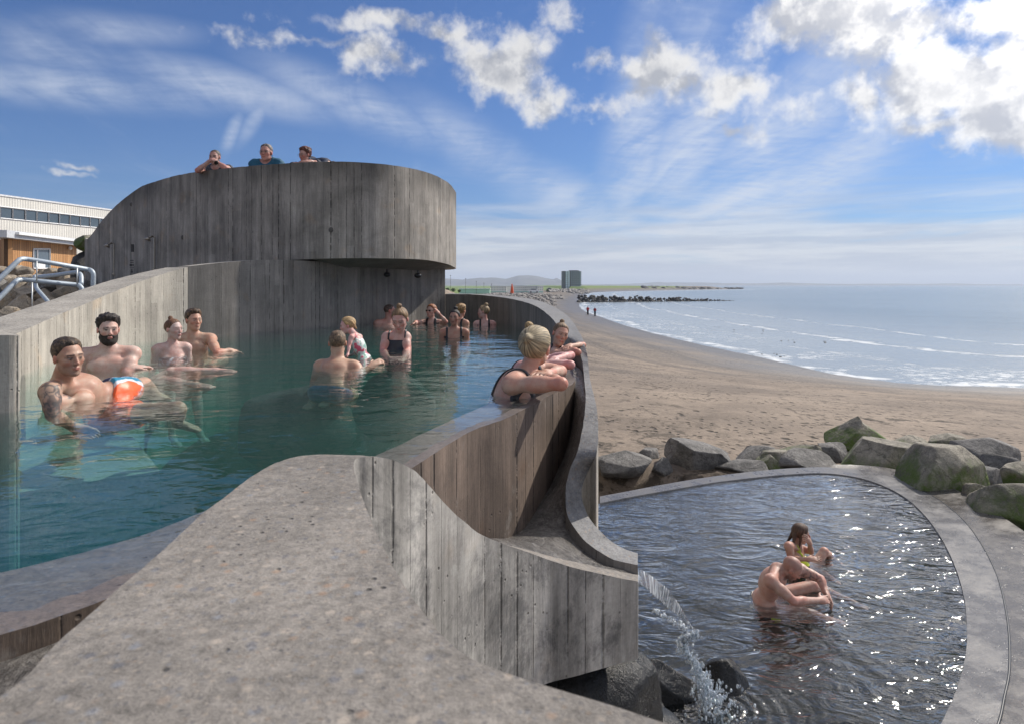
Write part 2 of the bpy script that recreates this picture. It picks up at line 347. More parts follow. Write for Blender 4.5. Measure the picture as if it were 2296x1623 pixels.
# ------------------------------------------------------------------ terrain and sea
shore_px = [(3600,905),(2900,893),(2296,870),(2100,864),(2000,857),(1850,836),(1720,805),(1600,780),(1480,752),(1400,730),(1345,711),(1312,699),(1299,688),(1300,678),(1308,668),(1314,660),(1345,655.5),(1420,653),(1500,651.5),(1570,650.2),(1640,649.0),(1590,648.2),(1500,646.5),(1450,645.2),(1380,644)]
shore = np.array([Q(u, v, SEA)[:2] for u, v in shore_px])
shore = catmull(np.c_[shore, np.zeros(len(shore))], 6.0)[:, :2]
shore = np.vstack([[[400, -60]], shore, [[200, 6000]]])
landpoly = np.vstack([shore, [[-9000, 6000], [-9000, -60]]])
def shore_dist(x, y):
    """distance to the water's edge, positive on land"""
    sh = x.shape; px = x.ravel(); py = y.ravel(); best = np.full(px.shape, 1e9)
    for i in range(len(shore)-1):
        a = shore[i]; b = shore[i+1]; ab = b-a; L = ab@ab+1e-9
        t = np.clip(((px-a[0])*ab[0]+(py-a[1])*ab[1])/L, 0, 1)
        best = np.minimum(best, (px-a[0]-t*ab[0])**2+(py-a[1]-t*ab[1])**2)
    ins = np.zeros(px.shape, bool); n = len(landpoly)
    for i in range(n):
        x1, y1 = landpoly[i]; x2, y2 = landpoly[(i+1) % n]
        c = (y1 > py) != (y2 > py); 
        with np.errstate(divide='ignore', invalid='ignore'): ins ^= c & (px < (x2-x1)*(py-y1)/(y2-y1+1e-12)+x1)
    d = np.sqrt(best); return np.where(ins, d, -d).reshape(sh)
def sstep(x, a, b): t = np.clip((x-a)/(b-a), 0, 1); return t*t*(3-2*t)
def terrain_z(X, Y, d=None):
    if d is None: d = shore_dist(X, Y)
    plat = -2.35-1.65*sstep(Y, 60, 400)+np.clip((-X-Y*.28), 0, 200)*.004
    z = SEA+np.where(d > 0, .105*d, .05*d); k = .25
    z = plat-k*np.log1p(np.exp(np.clip((plat-z)/k, -30, 30)))      # soft minimum
    # raised ground with the boulder bank left of the upper pool
    left = sstep(-X, 4.3, 7.5)*sstep(Y, 1.0, 4.0)*(1-sstep(Y, 60, 140))
    z = z+left*(2.35+.85*sstep(Y, 8, 20))
    e = ((X-1.2)/5.4)**2+((Y-5.5)/5.2)**2
    z = z-1.6*(1-sstep(e, .62, .9))*(Y < 20)
    rel = np.stack([X, Y, 0*X], -1)
    z = z+(fbm(rel/2.3, 4, 3)-.5)*.10*sstep(np.abs(d), 2, 10)*(d > 0)
    return z
def axis(lo, hi, n, c):
    a = math.asinh(lo/c); b = math.asinh(hi/c); return c*np.sinh(np.linspace(a, b, n))
def grid_mesh(xs, ys, zf):
    X, Y = np.meshgrid(xs, ys); d = shore_dist(X, Y); Z = zf(X, Y, d)
    V = np.stack([X, Y, Z], -1).reshape(-1, 3); nx, ny = len(xs), len(ys)
    i = np.arange(nx*ny).reshape(ny, nx); Fq = np.stack([i[:-1, :-1], i[:-1, 1:], i[1:, 1:], i[1:, :-1]], -1).reshape(-1, 4)
    return V, Fq, d.ravel()
def beach_mat():
    m, t = newmat('beach sand'); p = t.pos(); x, y, z = t.sep(p); d = t.attr('shore'); g = t.attr('grass')
    big = t.noise(p, .17, 6, .68); mid = t.noise(p, 1.3, 5, .6); fine = t.noise(p, 14, 5, .7)
    c = t.mix(t.smooth(big, .35, .65), (.155, .122, .095), (.27, .215, .165)); c = t.mul(c, t.ramp(mid, [(.3, .84), (.7, 1.14)])); c = t.mul(c, t.ramp(fine, [(.3, .8), (.7, 1.2)]))
    # dark volcanic sand streaks along the tide lines
    lines = t.noise(t.comb(t.m('MULTIPLY', d, .35), t.m('MULTIPLY', y, .012), t.m('MULTIPLY', x, .012)), 1., 5, .65, .3)
    dk = t.m('MULTIPLY', t.smooth(lines, .46, .60), t.smooth(y, 14, 40)); c = t.mix(t.m('MULTIPLY', dk, .7), c, (.075, .065, .06))
    far = t.smooth(y, 110, 260); c = t.mix(t.m('MULTIPLY', far, .45), c, (.12, .10, .085))
    # footprints: scattered dents
    wv = t.vm('ADD', p, t.vm('SCALE', t.vm('SUBTRACT', t.noise(p, 3, 2, .5, 0, 1), (.5, .5, .5)), scale=.25))
    fv = t.vor(t.vm('MULTIPLY', wv, (2.6, 1.7, 1)), 1.); pm = t.smooth(t.noise(p, .42, 3, .6), .36, .52)
    fp = t.m('MULTIPLY', t.m('SUBTRACT', 1., t.smooth(fv, .09, .24)), pm)
    fv2 = t.vor(t.vm('MULTIPLY', wv, (5.5, 4.2, 1)), 1.); pm2 = t.smooth(t.noise(p, .23, 4, .6), .44, .56); fp2 = t.m('MULTIPLY', t.m('SUBTRACT', 1., t.smooth(fv2, .10, .30)), pm2)
    fpa = t.m('MAXIMUM', fp, fp2)
    c = t.mul(c, t.ramp(fpa, [(0, 1.), (1, .25)]))
    sw = t.m('MULTIPLY', t.smooth(t.noise(p, 1.3, 7, .75, .6), .55, .63), t.smooth(t.noise(p, .16, 3), .42, .56)); sw2 = t.m('MULTIPLY', t.smooth(t.noise(p, 1.7, 8, .78, .8), .50, .58), t.m('MULTIPLY', t.smooth(y, 19, 12), t.smooth(x, 7, 2))); sw = t.m('MAXIMUM', sw, sw2); c = t.mix(t.m('MULTIPLY', sw, .85), c, (.04, .03, .02))
    # coarse gravel by the lower pool
    gr = t.m('MULTIPLY', t.smooth(t.m('ADD', y, t.m('MULTIPLY', mid, 2)), 11.2, 9.6), t.smooth(t.noise(p, 30, 4, .7), .42, .6)); c = t.mix(t.m('MULTIPLY', gr, .7), c, t.mix(t.noise(p, 60, 2), (.05, .045, .04), (.30, .24, .18)))
    # wet edge
    wet = t.smooth(t.m('ADD', d, t.m('MULTIPLY', big, 14)), 27, 8); c = t.mix(t.m('MULTIPLY', wet, .75), c, (.055, .052, .052))
    # turf on the bank
    gc = t.mix(t.noise(p, .5, 5, .65), (.08, .13, .02), (.16, .23, .045)); c = t.mix(g, c, gc)
    rg = t.ramp(wet, [(0, .92), (.6, .75), (1, .42)])
    h = t.m('ADD', t.m('ADD', t.m('MULTIPLY', fine, .3), t.m('MULTIPLY', mid, 1.2)), t.m('MULTIPLY', fpa, -1.6))
    t.out(t.bsdf(Base_Color=c, Roughness=rg, Normal=t.bump(h, .75, .05))); return m
xs = axis(-3000, 2500, 330, 9.); ys = axis(-60, 5000, 330, 12.)
V, Fq, dd = grid_mesh(xs, ys, terrain_z)
Xv, Yv = V[:, 0], V[:, 1]
# green point of land far right of the tower, green strips on the bank
grass = ((Yv > 520)*(Xv > 60)*sstep(dd, 12, 30))*(1-sstep(Xv, 205, 260))
grass = np.maximum(grass, sstep(Yv, 150, 200)*sstep(-(Xv+Yv*.015), 0, 12)*(Xv < 40))
grass = np.maximum(grass, sstep(Yv, 240, 330)*sstep(dd, 40, 60))
V[:, 2] += ((Yv > 480)*(Xv > 70)*sstep(dd, 2, 40)*3.0)
mesh('beach', V, Fq, beach_mat(), smooth=True, attrs={'shore': dd, 'grass': grass})['kind'] = 'structure'
def sea_mat():
    m, t = newmat('sea'); p = t.pos(); x, y, z = t.sep(p); d = t.m('MULTIPLY', t.attr('shore'), -1)
    r = t.n('ShaderNodeVectorRotate', {0: p, 'Axis': (0, 0, 1), 'Angle': R(20)}, rotation_type='AXIS_ANGLE').outputs[0]
    w1 = t.noise(t.vm('MULTIPLY', r, (.5, 1.6, 1)), 1., 5, .6); w2 = t.noise(t.vm('MULTIPLY', r, (.045, .16, 1)), 1., 4, .6); w3 = t.noise(t.vm('MULTIPLY', r, (.010, .03, 1)), 1., 4, .6)
    shallow = t.smooth(d, 75, 8); wob = t.noise(p, .06, 5, .6); dw = t.m('ADD', d, t.m('MULTIPLY', t.m('SUBTRACT', wob, .5), 9))
    c = t.mix(t.smooth(w3, .4, .6), (.085, .135, .18), (.125, .18, .225)); c = t.mix(t.m('MULTIPLY', shallow, .75), c, (.30, .325, .34))
    fo = None
    for c0, wd, st in ((1.2, 1.4, .9), (9., .8, .35), (19., 1.2, .75), (33, 1.1, .45)):
        b = t.m('MULTIPLY', t.smooth(t.m('ABSOLUTE', t.m('SUBTRACT', dw, c0)), wd, 0.), st); b = t.m('MULTIPLY', b, t.smooth(t.noise(p, .35, 6, .7), .42, .6))
        fo = b if fo is None else t.m('MAXIMUM', fo, b)
    lac = t.m('MULTIPLY', t.m('MULTIPLY', t.smooth(dw, 16, 1), .75), t.m('MULTIPLY', t.smooth(t.noise(p, 1.1, 8, .75), .47, .62), t.smooth(t.noise(p, .11, 4, .6), .44, .6))); fo = t.m('MAXIMUM', fo, lac, clamp=True)
    c = t.mix(fo, c, (.72, .75, .78))
    h = t.m('ADD', t.m('ADD', t.m('MULTIPLY', w1, .10), t.m('MULTIPLY', w2, .5)), t.m('MULTIPLY', t.smooth(t.m('ABSOLUTE', t.m('SUBTRACT', dw, 21.)), 3, 0), .25))
    h = t.m('MULTIPLY', h, t.ramp(shallow, [(0, 1.), (1, .35)]))
    t.out(t.bsdf(Base_Color=c, Roughness=t.ramp(fo, [(0, .2), (1, .8)]), IOR=1.33, Normal=t.bump(h, .8, 1.))); return m
xs2 = axis(-400, 30000, 260, 14.); ys2 = axis(-60, 30000, 260, 20.)
V, Fq, dd = grid_mesh(xs2, ys2, lambda X, Y, d: SEA+0*X)
keep = (dd[Fq] < 12).any(1)
mesh('sea', V, Fq[keep], sea_mat(), smooth=True, attrs={'shore': dd})['kind'] = 'structure'
# mountains across the bay
def ridge(name, prof, Y, depth, seed, mat_, base=-10):
    us = np.arange(prof[0][0], prof[-1][0]+.1, 2.); vs = np.interp(us, [a for a, b in prof], [b for a, b in prof]); n = 26
    X = (us-CU)/F*Y; top = (CV-vs)/F*Y+CH; V = []; 
    for j in range(n):
        q = j/(n-1); prf = np.sin(q*math.pi)**.8 if q > .5 else (math.sin(q*math.pi))**1.25
        nz = fbm(np.stack([X/(Y*.03), np.full_like(X, q*6.), 0*X], -1), 5, seed)-.5
        z = base+(top-base)*prf*(1+.5*nz*(1-abs(2*q-1))*(q < .46 or q > .54)); V.append(np.stack([X, Y+depth*(q-.5)*2+0*X, z], -1))
    V = np.array(V); m_ = len(us); i = np.arange(n*m_).reshape(n, m_)
    Fq = np.stack([i[:-1, :-1], i[:-1, 1:], i[1:, 1:], i[1:, :-1]], -1).reshape(-1, 4)
    o = mesh(name, V.reshape(-1, 3), Fq, mat_, smooth=False); o['kind'] = 'structure'; return o
def rock_hill():
    m, t = newmat('mountain rock'); p = t.pos(); x, y, z = t.sep(p)
    nz = t.noise(t.vm('MULTIPLY', p, (.004, .004, .01)), 1., 8, .65)
    c = t.mix(t.smooth(nz, .38, .62), (.055, .06, .06), (.12, .115, .10))
    sn = t.m('MULTIPLY', t.smooth(t.noise(t.vm('MULTIPLY', p, (.0035, .004, .02)), 1., 5, .6), .62, .66), t.smooth(z, 60, 95)); c = t.mix(sn, c, (.75, .78, .82))
    t.out(t.bsdf(Base_Color=c, Roughness=.95)); return m
mh = rock_hill()
ridge('mountain', [(900,628),(960,624),(1000,625),(1040,628),(1080,624),(1110,623),(1135,626),(1160,619),(1185,618),(1205,620),(1222,624),(1240,627),(1248,624),(1256,628),(1275,634),(1300,638),(1320,640)], 7000, 900, 5, mh)
ridge('mountain', [(1230,640),(1300,638.6),(1380,638),(1440,636),(1475,633.5),(1490,634.5),(1560,634),(1620,635.5),(1700,636),(1760,634.5),(1830,636.5),(1900,637.5),(2000,636.5),(2060,637.5),(2130,636.2),(2180,638),(2260,638.2),(2330,639.4)], 9500, 700, 8, mh)
# haze: one box of thin air around everything
m, t = newmat('haze'); 
vol = t.n('ShaderNodeVolumePrincipled', {'Color': (.74, .84, 1.), 'Density': .00012, 'Anisotropy': .2})
t.out(None, vol.outputs[0])
HZ = MB().box((6000, 11900, 150), (46000, 36200, 340)).build('haze', m); HZ['kind'] = 'stuff'
# ------------------------------------------------------------------ concrete structures
C_DRUM = board_concrete('drum concrete', (.27, .25, .225), bw=.10, contrast=1.25, stain=.95, topdark=1.)
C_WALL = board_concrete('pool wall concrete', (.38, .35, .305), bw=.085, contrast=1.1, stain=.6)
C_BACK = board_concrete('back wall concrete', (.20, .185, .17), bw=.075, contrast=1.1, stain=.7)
C_WET = board_concrete('wet weir concrete', (.145, .108, .085), wet=.35, bw=.11, contrast=1.3, stain=1., mottle=.35)
C_NEAR = board_concrete('near wall concrete', (.37, .355, .33), joint=.75, bw=.088, contrast=1., stain=1.3, mottle=.8)
C_TOP = top_concrete('worn concrete', (.31, .29, .26)); C_TOPN = top_concrete('worn near concrete', (.195, .178, .160), near=True)
C_TOPD = top_concrete('dark damp concrete', (.20, .20, .205), wet=.35); C_TOPW = top_concrete('soaked concrete', (.22, .185, .165), wet=.78)
def ribbon(name, A, B, bA, bB, mats, parent=None, chip=.003, closed=False, k=10, bottom=True, hang=None):
    """wall between top edges A and B (lists of points), sides falling to heights bA / bB; mats = (side A, top, side B)"""
    A = np.array(A, float); B = np.array(B, float); n = len(A)
    bA = np.broadcast_to(np.asarray(bA, float), (n,)); bB = np.broadcast_to(np.asarray(bB, float), (n,))
    A = catmull_n(np.c_[A, bA], k); B = catmull_n(np.c_[B, bB], k); bA = A[:, 3]; bB = B[:, 3]; A = A[:, :3]; B = B[:, :3]; n = len(A)
    if chip:
        for E, sd_ in ((A, 1), (B, 2)):
            nz = fbm(E*14, 3, sd_)-.5; E[:, 2] += nz*chip*2; nz2 = fbm(E*20+9, 3, sd_)-.5; E[:, 0] += nz2*chip*1.5
    nrow = 5
    V = []; U = []; mi = []; Fc = []
    def strip(P0, P1, m_, uvmode):
        L = np.r_[0, np.cumsum(np.linalg.norm(np.diff((P0+P1)[:, :2]/2, axis=0), axis=1))]
        rows = [P0+(P1-P0)*j/(nrow-1) for j in range(nrow)]; s0 = sum(len(v) for v in V)
        V.append(np.concatenate(rows)); 
        for j in range(nrow-1):
            for i in range(n-1):
                q = (s0+j*n+i, s0+j*n+i+1, s0+(j+1)*n+i+1, s0+(j+1)*n+i); Fc.append(q); mi.append(m_)
                for (jj, ii) in ((j, i), (j, i+1), (j+1, i+1), (j+1, i)):
                    pt = rows[jj][ii]
                    U.append((L[ii], pt[2]) if uvmode == 's' else (L[ii], np.linalg.norm(pt-P0[ii])))
    A0 = A.copy(); A0[:, 2] = bA; B0 = B.copy(); B0[:, 2] = bB
    strip(A0, A, 0, 's'); strip(A, B, 1, 't'); strip(B, B0, 2 if len(mats) > 2 else 0, 's')
    if bottom: strip(B0, A0, 0, 't')
    base = sum(len(v) for v in V)
    for e in (0, n-1):                                   # end caps
        quad = np.array([A0[e], A[e], B[e], B0[e]]); V.append(quad); s = base; base += 4
        q = (s, s+1, s+2, s+3); q = q[::-1] if e == 0 else q
        Fc.append(q); mi.append(0)
        w = np.linalg.norm((A[e]-B[e])[:2])
        uvq = {s: (0, quad[0][2]), s+1: (0, quad[1][2]), s+2: (w, quad[2][2]), s+3: (w, quad[3][2])}
        for ii in q: U.append(uvq[ii])
    V = np.concatenate(V)
    o = mesh(name, V, Fc, list(mats), parent, uvs=U, mi=mi)
    bm = bmesh.new(); bm.from_mesh(o.data); bmesh.ops.remove_doubles(bm, verts=bm.verts, dist=1e-5); bmesh.ops.recalc_face_normals(bm, faces=bm.faces); bm.to_mesh(o.data); bm.free()
    return o
def offset(pts, w):
    """plan offset of a polyline to its left by w"""
    p = np.array(pts, float); t = np.gradient(p[:, :2], axis=0); t /= np.linalg.norm(t, axis=1)[:, None]
    q = p.copy(); q[:, 0] += -t[:, 1]*w; q[:, 1] += t[:, 0]*w; return q
# --- left wall of the upper pool: sunlit, rising to the back, with the thick pier at its near end
Lw = [P(-420, 745, 2.55), P(-150, 750, 2.85), P(30, 752, 2.97), P(34, 751, 3.12), P(35, 749.5, 3.95), P(110, 716, 4.75), P(200, 678, 5.6), P(300, 637, 6.47), P(372, 613, 6.95), P(421, 599.5, 7.2)]
Lo = offset(Lw, .34); Lo[0] = P(-560, 745, 2.9); Lo[1] = P(-300, 745, 3.4); Lo[2] = P(-80, 744, 4.0); Lo[3] = P(-60, 742, 4.2); Lo[4] = P(-40, 735, 4.6)
for i in range(10): Lo[i][2] = Lw[i][2]
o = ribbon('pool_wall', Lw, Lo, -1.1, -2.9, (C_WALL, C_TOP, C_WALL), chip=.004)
tag(o, 'pale sunlit board-marked concrete wall rising behind the four bathers at the left', 'wall', 'concrete walls of the bathing pools')
# --- back wall under the balcony
Bw = [P(422, 598, 7.203), P(530, 598, 7.62), P(620, 600, 8.15), P(720, 600, 8.8), P(850, 600, 10.0), P(940, 600, 10.9), P(998, 600, 11.3)]
Bw = [np.array([p[0], p[1], .90]) for p in Bw]; Bw[0][2] = .79; Bw[1][2] = .86
Bo = offset(Bw, .3)
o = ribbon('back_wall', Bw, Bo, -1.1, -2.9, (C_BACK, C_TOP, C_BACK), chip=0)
tag(o, 'dark vertical-board concrete wall standing in the shade under the round balcony', 'wall', 'concrete walls of the bathing pools')
# --- far right wall running into the rim beside the overflow channel
zin = [(998,660,.43),(1060,661,.42),(1130,668,.39),(1190,682,.35),(1230,707,.28),(1262,745,.19),(1285,770,.13),(1303,800,.09),(1310,850,.03),(1313,900,-.03),(1308,950,-.11),(1295,1010,-.2),(1275,1060,-.29),(1268,1110,-.38),(1275,1160,-.47),(1310,1210,-.54),(1370,1250,-.59),(1430,1266,-.61)]
zou = [(998,657,.43),(1065,658,.42),(1150,664,.39),(1218,678,.35),(1268,705,.28),(1300,747,.185),(1313,782,.13),(1318,805,.09),(1323,850,.03),(1335,900,-.03),(1341,950,-.11),(1338,1015,-.2),(1322,1050,-.29),(1304,1100,-.38),(1316,1150,-.47),(1352,1197,-.54),(1395,1228,-.59),(1430,1240,-.61)]
RI = [Q(*a) for a in zin]; RO = [Q(*a) for a in zou]
RI = [p if not (i == 0) else P(998, 660, 11.3) for i, p in enumerate(RI)]
RO[0] = np.array([RI[0][0]+.05, RI[0][1]+.5, .43]); RO[1] = np.array([RI[1][0]+.16, RI[1][1]+.35, .42]); RO[2] = np.array([RI[2][0]+.25, RI[2][1]+.28, .39])
# lower part of the rim turns out to the spout: its foot stays above the lower pool
bI = [-1.1]*9+[-1.]*4+[-1.0]*5; bO = [-2.6]*12+[-2.6, -2.0, -1.0, -.95, -.93, -.93]
o = ribbon('rim_wall', RI, RO, bI, bO, (C_BACK, C_TOPD, C_WALL), chip=.004)
tag(o, 'grey concrete rim curving round the far side of the pool and down to the spout', 'wall', 'concrete walls of the bathing pools')
# --- overflow weir: low wet wall the water runs over
wi = [(1262,772),(1255,785),(1240,803),(1225,828),(1190,855),(1150,880),(1100,903),(1020,938),(940,975),(860,1013),(700,1075),(500,1130),(300,1205),(0,1284),(-500,1400)]
wo = [(1270,776),(1273,785),(1279,800),(1286,832),(1287,857),(1246,879),(1182,914),(1122,942),(1048,970),(925,1047),(760,1130),(560,1225),(322,1313),(0,1424),(-500,1560)]
WI = [Q(u, v, -.012) for u, v in wi]; WO = [Q(u, v, .004) for u, v in wo]
bo = [-1.1]*11+[-1.1, -.5, -.5, -.5]
o = ribbon('overflow_wall', WI, WO, -1.1, bo, (C_BACK, C_TOPW, C_WET), chip=.0025)
tag(o, 'low wet brown overflow wall along the near edge of the upper pool', 'wall', 'concrete walls of the bathing pools')
# film of water running over the weir
# --- near wall: big blurred top in front, then the S-curve down to the spout
NZ = .18
Rr = [Q(2300,1900,NZ), Q(1500,1623,NZ), Q(1110,1500,NZ), Q(1000,1430,NZ), Q(920,1330,NZ), Q(868,1245,NZ), Q(826,1150,NZ), Q(800,1075,NZ), Q(795,1032,NZ), P(828,1023,1.53), P(872,1028,1.61), P(912,1044,1.69), P(942,1065,1.76), P(1000,1132,1.9), P(1045,1172,2.0), P(1090,1203,2.12), P(1200,1243,2.32), P(1300,1275,2.46), P(1431,1303,2.62)]
Ll = [Q(-700,1900,NZ), Q(-20,1572,NZ), Q(125,1445,NZ), Q(255,1328,NZ), Q(345,1250,NZ), Q(430,1172,NZ), Q(505,1112,NZ), Q(575,1060,NZ), Q(640,1030,NZ), Q(705,1018.5,NZ), P(800,1016,1.66), P(860,1028,1.78), P(905,1055,1.87), P(985,1130,2.03), P(1040,1175,2.14), P(1092,1205,2.28), P(1204,1238,2.44), P(1302,1262,2.58), P(1431,1288,2.76)]
for i in range(10, 19): Ll[i][2] = min(Ll[i][2], Rr[i][2]-.004)
bR = [-1.]*8+[-1.0]*2+[-.95, -.93, -.92, -.90, -.88, -.87, -.865, -.90, -.93]
bL = [-.3]*9+[-.6]*2+[-.8]*8
o = ribbon('near_wall', Rr, Ll, bR, bL, (C_NEAR, C_TOPN, C_NEAR), chip=.0025, k=14)
tag(o, 'thick speckled concrete wall closest to the viewer, sweeping down to the spout', 'wall', 'concrete walls of the bathing pools')
# --- floor of the overflow channel, wet, falling to the spout
Lc = [P(1270,776,5.9), P(1283,820,4.5), P(1286.5,860,3.93), P(1287,900,3.78), P(1277,980,3.6), P(1246,1065,3.42), P(1200,1140,3.2), P(1150,1199,2.92), P(1100,1208,2.40), P(1200,1239,2.5), P(1300,1266,2.62), P(1431,1292,2.74)]
Rc = [P(1283,782,5.0), P(1303,830,4.3), P(1310,868,3.8), P(1312,905,3.42), P(1300,1000,3.12), P(1272,1080,3.02), P(1267,1135,2.99), P(1276,1178,2.96), P(1311,1226,2.90), P(1370,1266,2.83), P(1400,1273,2.82), P(1431,1279,2.81)]
Lc[0][2] = -.05; Rc[0][2] = -.05
# keep the floor below the rims on either side
def sheet(name, A, B, mat_, n=14, k=10, thick=.05, parent=None, wav=0, seed=1):
    A = catmull_n(np.array(A), k); B = catmull_n(np.array(B), k); m_ = len(A)
    rows = [A+(B-A)*j/(n-1) for j in range(n)]; T = np.array(rows)
    if wav: T[..., 2] += (fbm(T*np.array([9, 9, 9]), 4, seed)-.5)*wav
    V = np.concatenate([T.reshape(-1, 3), (T-np.array([0, 0, thick])).reshape(-1, 3)]); i = np.arange(n*m_).reshape(n, m_)
    q = np.stack([i[:-1, :-1], i[:-1, 1:], i[1:, 1:], i[1:, :-1]], -1).reshape(-1, 4); N = n*m_
    fs = [tuple(x) for x in q]+[tuple(x[::-1]+N) for x in q]
    bd = list(i[0, :])+list(i[1:, -1])+list(i[-1, ::-1][1:])+list(i[::-1, 0][1:-1])
    for a, b in zip(bd, bd[1:]+bd[:1]): fs.append((b, a, a+N, b+N))
    o = mesh(name, V, fs, mat_, parent, smooth=False)
    bm = bmesh.new(); bm.from_mesh(o.data); bmesh.ops.recalc_face_normals(bm, faces=bm.faces); bm.to_mesh(o.data); bm.free()
    return o
def channel_mat():
    m, t = newmat('running water on concrete'); p = t.pos()
    b = t.noise(p, 5, 5, .65); f = t.noise(p, 38, 6, .75, .8); g = t.noise(t.vm('MULTIPLY', p, (30, 9, 9)), 1., 5, .7, 1.2)
    c = t.mix(t.smooth(f, .35, .65), (.045, .04, .037), (.20, .185, .17)); c = t.mul(c, t.ramp(b, [(.3, .7), (.7, 1.3)]))
    wh = t.smooth(t.m('ADD', t.m('MULTIPLY', g, .6), t.m('MULTIPLY', f, .4)), .60, .66); c = t.mix(t.m('MULTIPLY', wh, .55), c, (.55, .56, .58))
    t.out(t.bsdf(Base_Color=c, Roughness=.3, Coat_Weight=1., Coat_Roughness=.04, Coat_IOR=1.4, Coat_Normal=t.bump(t.m('ADD', f, t.m('MULTIPLY', g, 1.2)), 1., .02), Normal=t.bump(t.m('ADD', f, t.m('MULTIPLY', g, 1.2)), .9, .012))); return m
M_CH = channel_mat()
o = sheet('channel_floor', Lc, Rc, M_CH, wav=.015); tag(o, 'shallow stream of overflow water running down the concrete channel to the spout', 'stream'); 
# left channel floor beside the near wall
Ac = [(-.45,.1,-.04),(-.46,.6,-.04),(-.46,.9,-.04),(-.46,1.2,-.04),(-.42,1.48,-.04)]
Bc = [(-1.6,.6,-.04),(-.93,1.1,-.04),(-.74,1.28,-.04),(-.57,1.45,-.04),(-.42,1.62,-.04)]
o = sheet('channel_floor', Ac, Bc, M_CH, wav=.008, thick=.2); tag(o, 'dark wet floor of the narrow gutter at the bottom left', 'gutter')
# --- upper pool: basin and water
def inset_pt(p, c, w): d = np.array(p)-c; L = np.linalg.norm(d); return p+d/L*w
pool_in = [Q(u, v, 0)[:2] for u, v in wi][::-1]
far = [p[:2] for p in Lw[2:]]+[p[:2] for p in Bw[1:]]+[Q(u, v, 0)[:2] for u, v in [(1060,715),(1130,721),(1180,731),(1215,748)]]
weir_line = [(a+(b-a)*.82)[:2] for a, b in zip(WI, WO)]
outl = np.array([[-4.2, 2.75]]+[inset_pt(p, np.array([-1.6, 5.2]), .08) for p in far]+weir_line[1:]+[[-4.2, .6]])
def poly_grid(outline, z, step, name, mat_, zf=None, parent=None, uvs=None):
    """flat sheet cut to an outline, meshed finely by triangulating with bmesh"""
    bm = bmesh.new(); vs = [bm.verts.new((x, y, z)) for x, y in outline]; f = bm.faces.new(vs)
    if f.normal.z < 0: f.normal_flip()
    bmesh.ops.triangulate(bm, faces=bm.faces)
    me = bpy.data.meshes.new(name); bm.to_mesh(me); bm.free(); me.materials.append(mat_)
    o = bpy.data.objects.new(name, me); return link(o, parent)
def prism(outline, z0, z1, name, mats, mi_top=0):
    n = len(outline); bm = bmesh.new(); a = [bm.verts.new((x, y, z0)) for x, y in outline]; b = [bm.verts.new((x, y, z1)) for x, y in outline]
    bm.faces.new(a[::-1]); top = bm.faces.new(b)
    for i in range(n): bm.faces.new((a[i], a[(i+1) % n], b[(i+1) % n], b[i]))
    bmesh.ops.recalc_face_normals(bm, faces=bm.faces)
    for f in bm.faces: f.material_index = 0
    for f in bm.faces:
        if abs(f.normal.z) > .9 and f.calc_center_median().z > (z0+z1)/2: f.material_index = mi_top
    bmesh.ops.triangulate(bm, faces=[f for f in bm.faces if len(f.verts) > 4])
    me = bpy.data.meshes.new(name); bm.to_mesh(me); bm.free()
    for m_ in mats: me.materials.append(m_)
    return link(bpy.data.objects.new(name, me))
ctr = np.array([-1.6, 5.2])
def floor_mat():
    m, t = newmat('pool floor'); p = t.pos(); x, y, z = t.sep(p)
    b = t.noise(p, .8, 5, .6); ca = t.vor(t.vm('ADD', p, t.vm('SCALE', t.noise(p, 2.5, 3, .5, 0, 1), scale=.5)), 2.8, 'SMOOTH_F1')
    c = t.mix(t.smooth(b, .35, .65), (.22, .42, .36), (.36, .54, .47)); f = t.noise(p, 20, 4, .7); c = t.mul(c, t.ramp(f, [(.3, .85), (.7, 1.12)]))
    t.out(t.bsdf(Base_Color=c, Roughness=.9)); return m
o = prism(list(outl), -1.15, -1.0, 'pool_floor', [floor_mat()]); o['kind'] = 'structure'
WV = [((2.2, 3.0, 1), .012, .6), ((8, 11, 1), .0030, .9), ((.7, .9, 1), .02, .3), ((24, 30, 1), .0007, 0)]
m, t, sh, h = water_top('pool water', (.93, .985, .975), WV, .015)
def water_vol(t, col, dens, sc=(.10, .40, .40), sdn=.30): a = t.n('ShaderNodeVolumeAbsorption', {'Color': col, 'Density': dens}).outputs[0]; b = t.n('ShaderNodeVolumeScatter', {'Color': sc, 'Density': sdn}).outputs[0]; return t.n('ShaderNodeAddShader', {0: a, 1: b}).outputs[0]
def clear_side(name, *vc):
    m, t = newmat(name); t.out(t.n('ShaderNodeBsdfTransparent', {0: (1, 1, 1)}).outputs[0], water_vol(t, *vc)); return m
VC1 = ((.10, .66, .62), .68, (.058, .20, .170), .34); t.out(sh, water_vol(t, *VC1)); M_POOLW = m
# the water body: a closed block inside the basin walls
o = prism(list(outl), -.999, 0, 'pool_water', [clear_side('pool water side', *VC1), M_POOLW], 1); o['kind'] = 'structure'
# submerged bench along the left wall, boulders on the pool floor
bench = [p[:2] for p in Lw[3:]]; be = offset([np.array([*b, 0]) for b in bench], -.62)[:, :2]
o = prism(list(bench)+list(be[::-1]), -.98, -.42, 'bench', [top_concrete('bench concrete', (.33, .29, .24))])
tag(o, 'sunken concrete bench along the pale left wall, where the four bathers sit', 'bench')
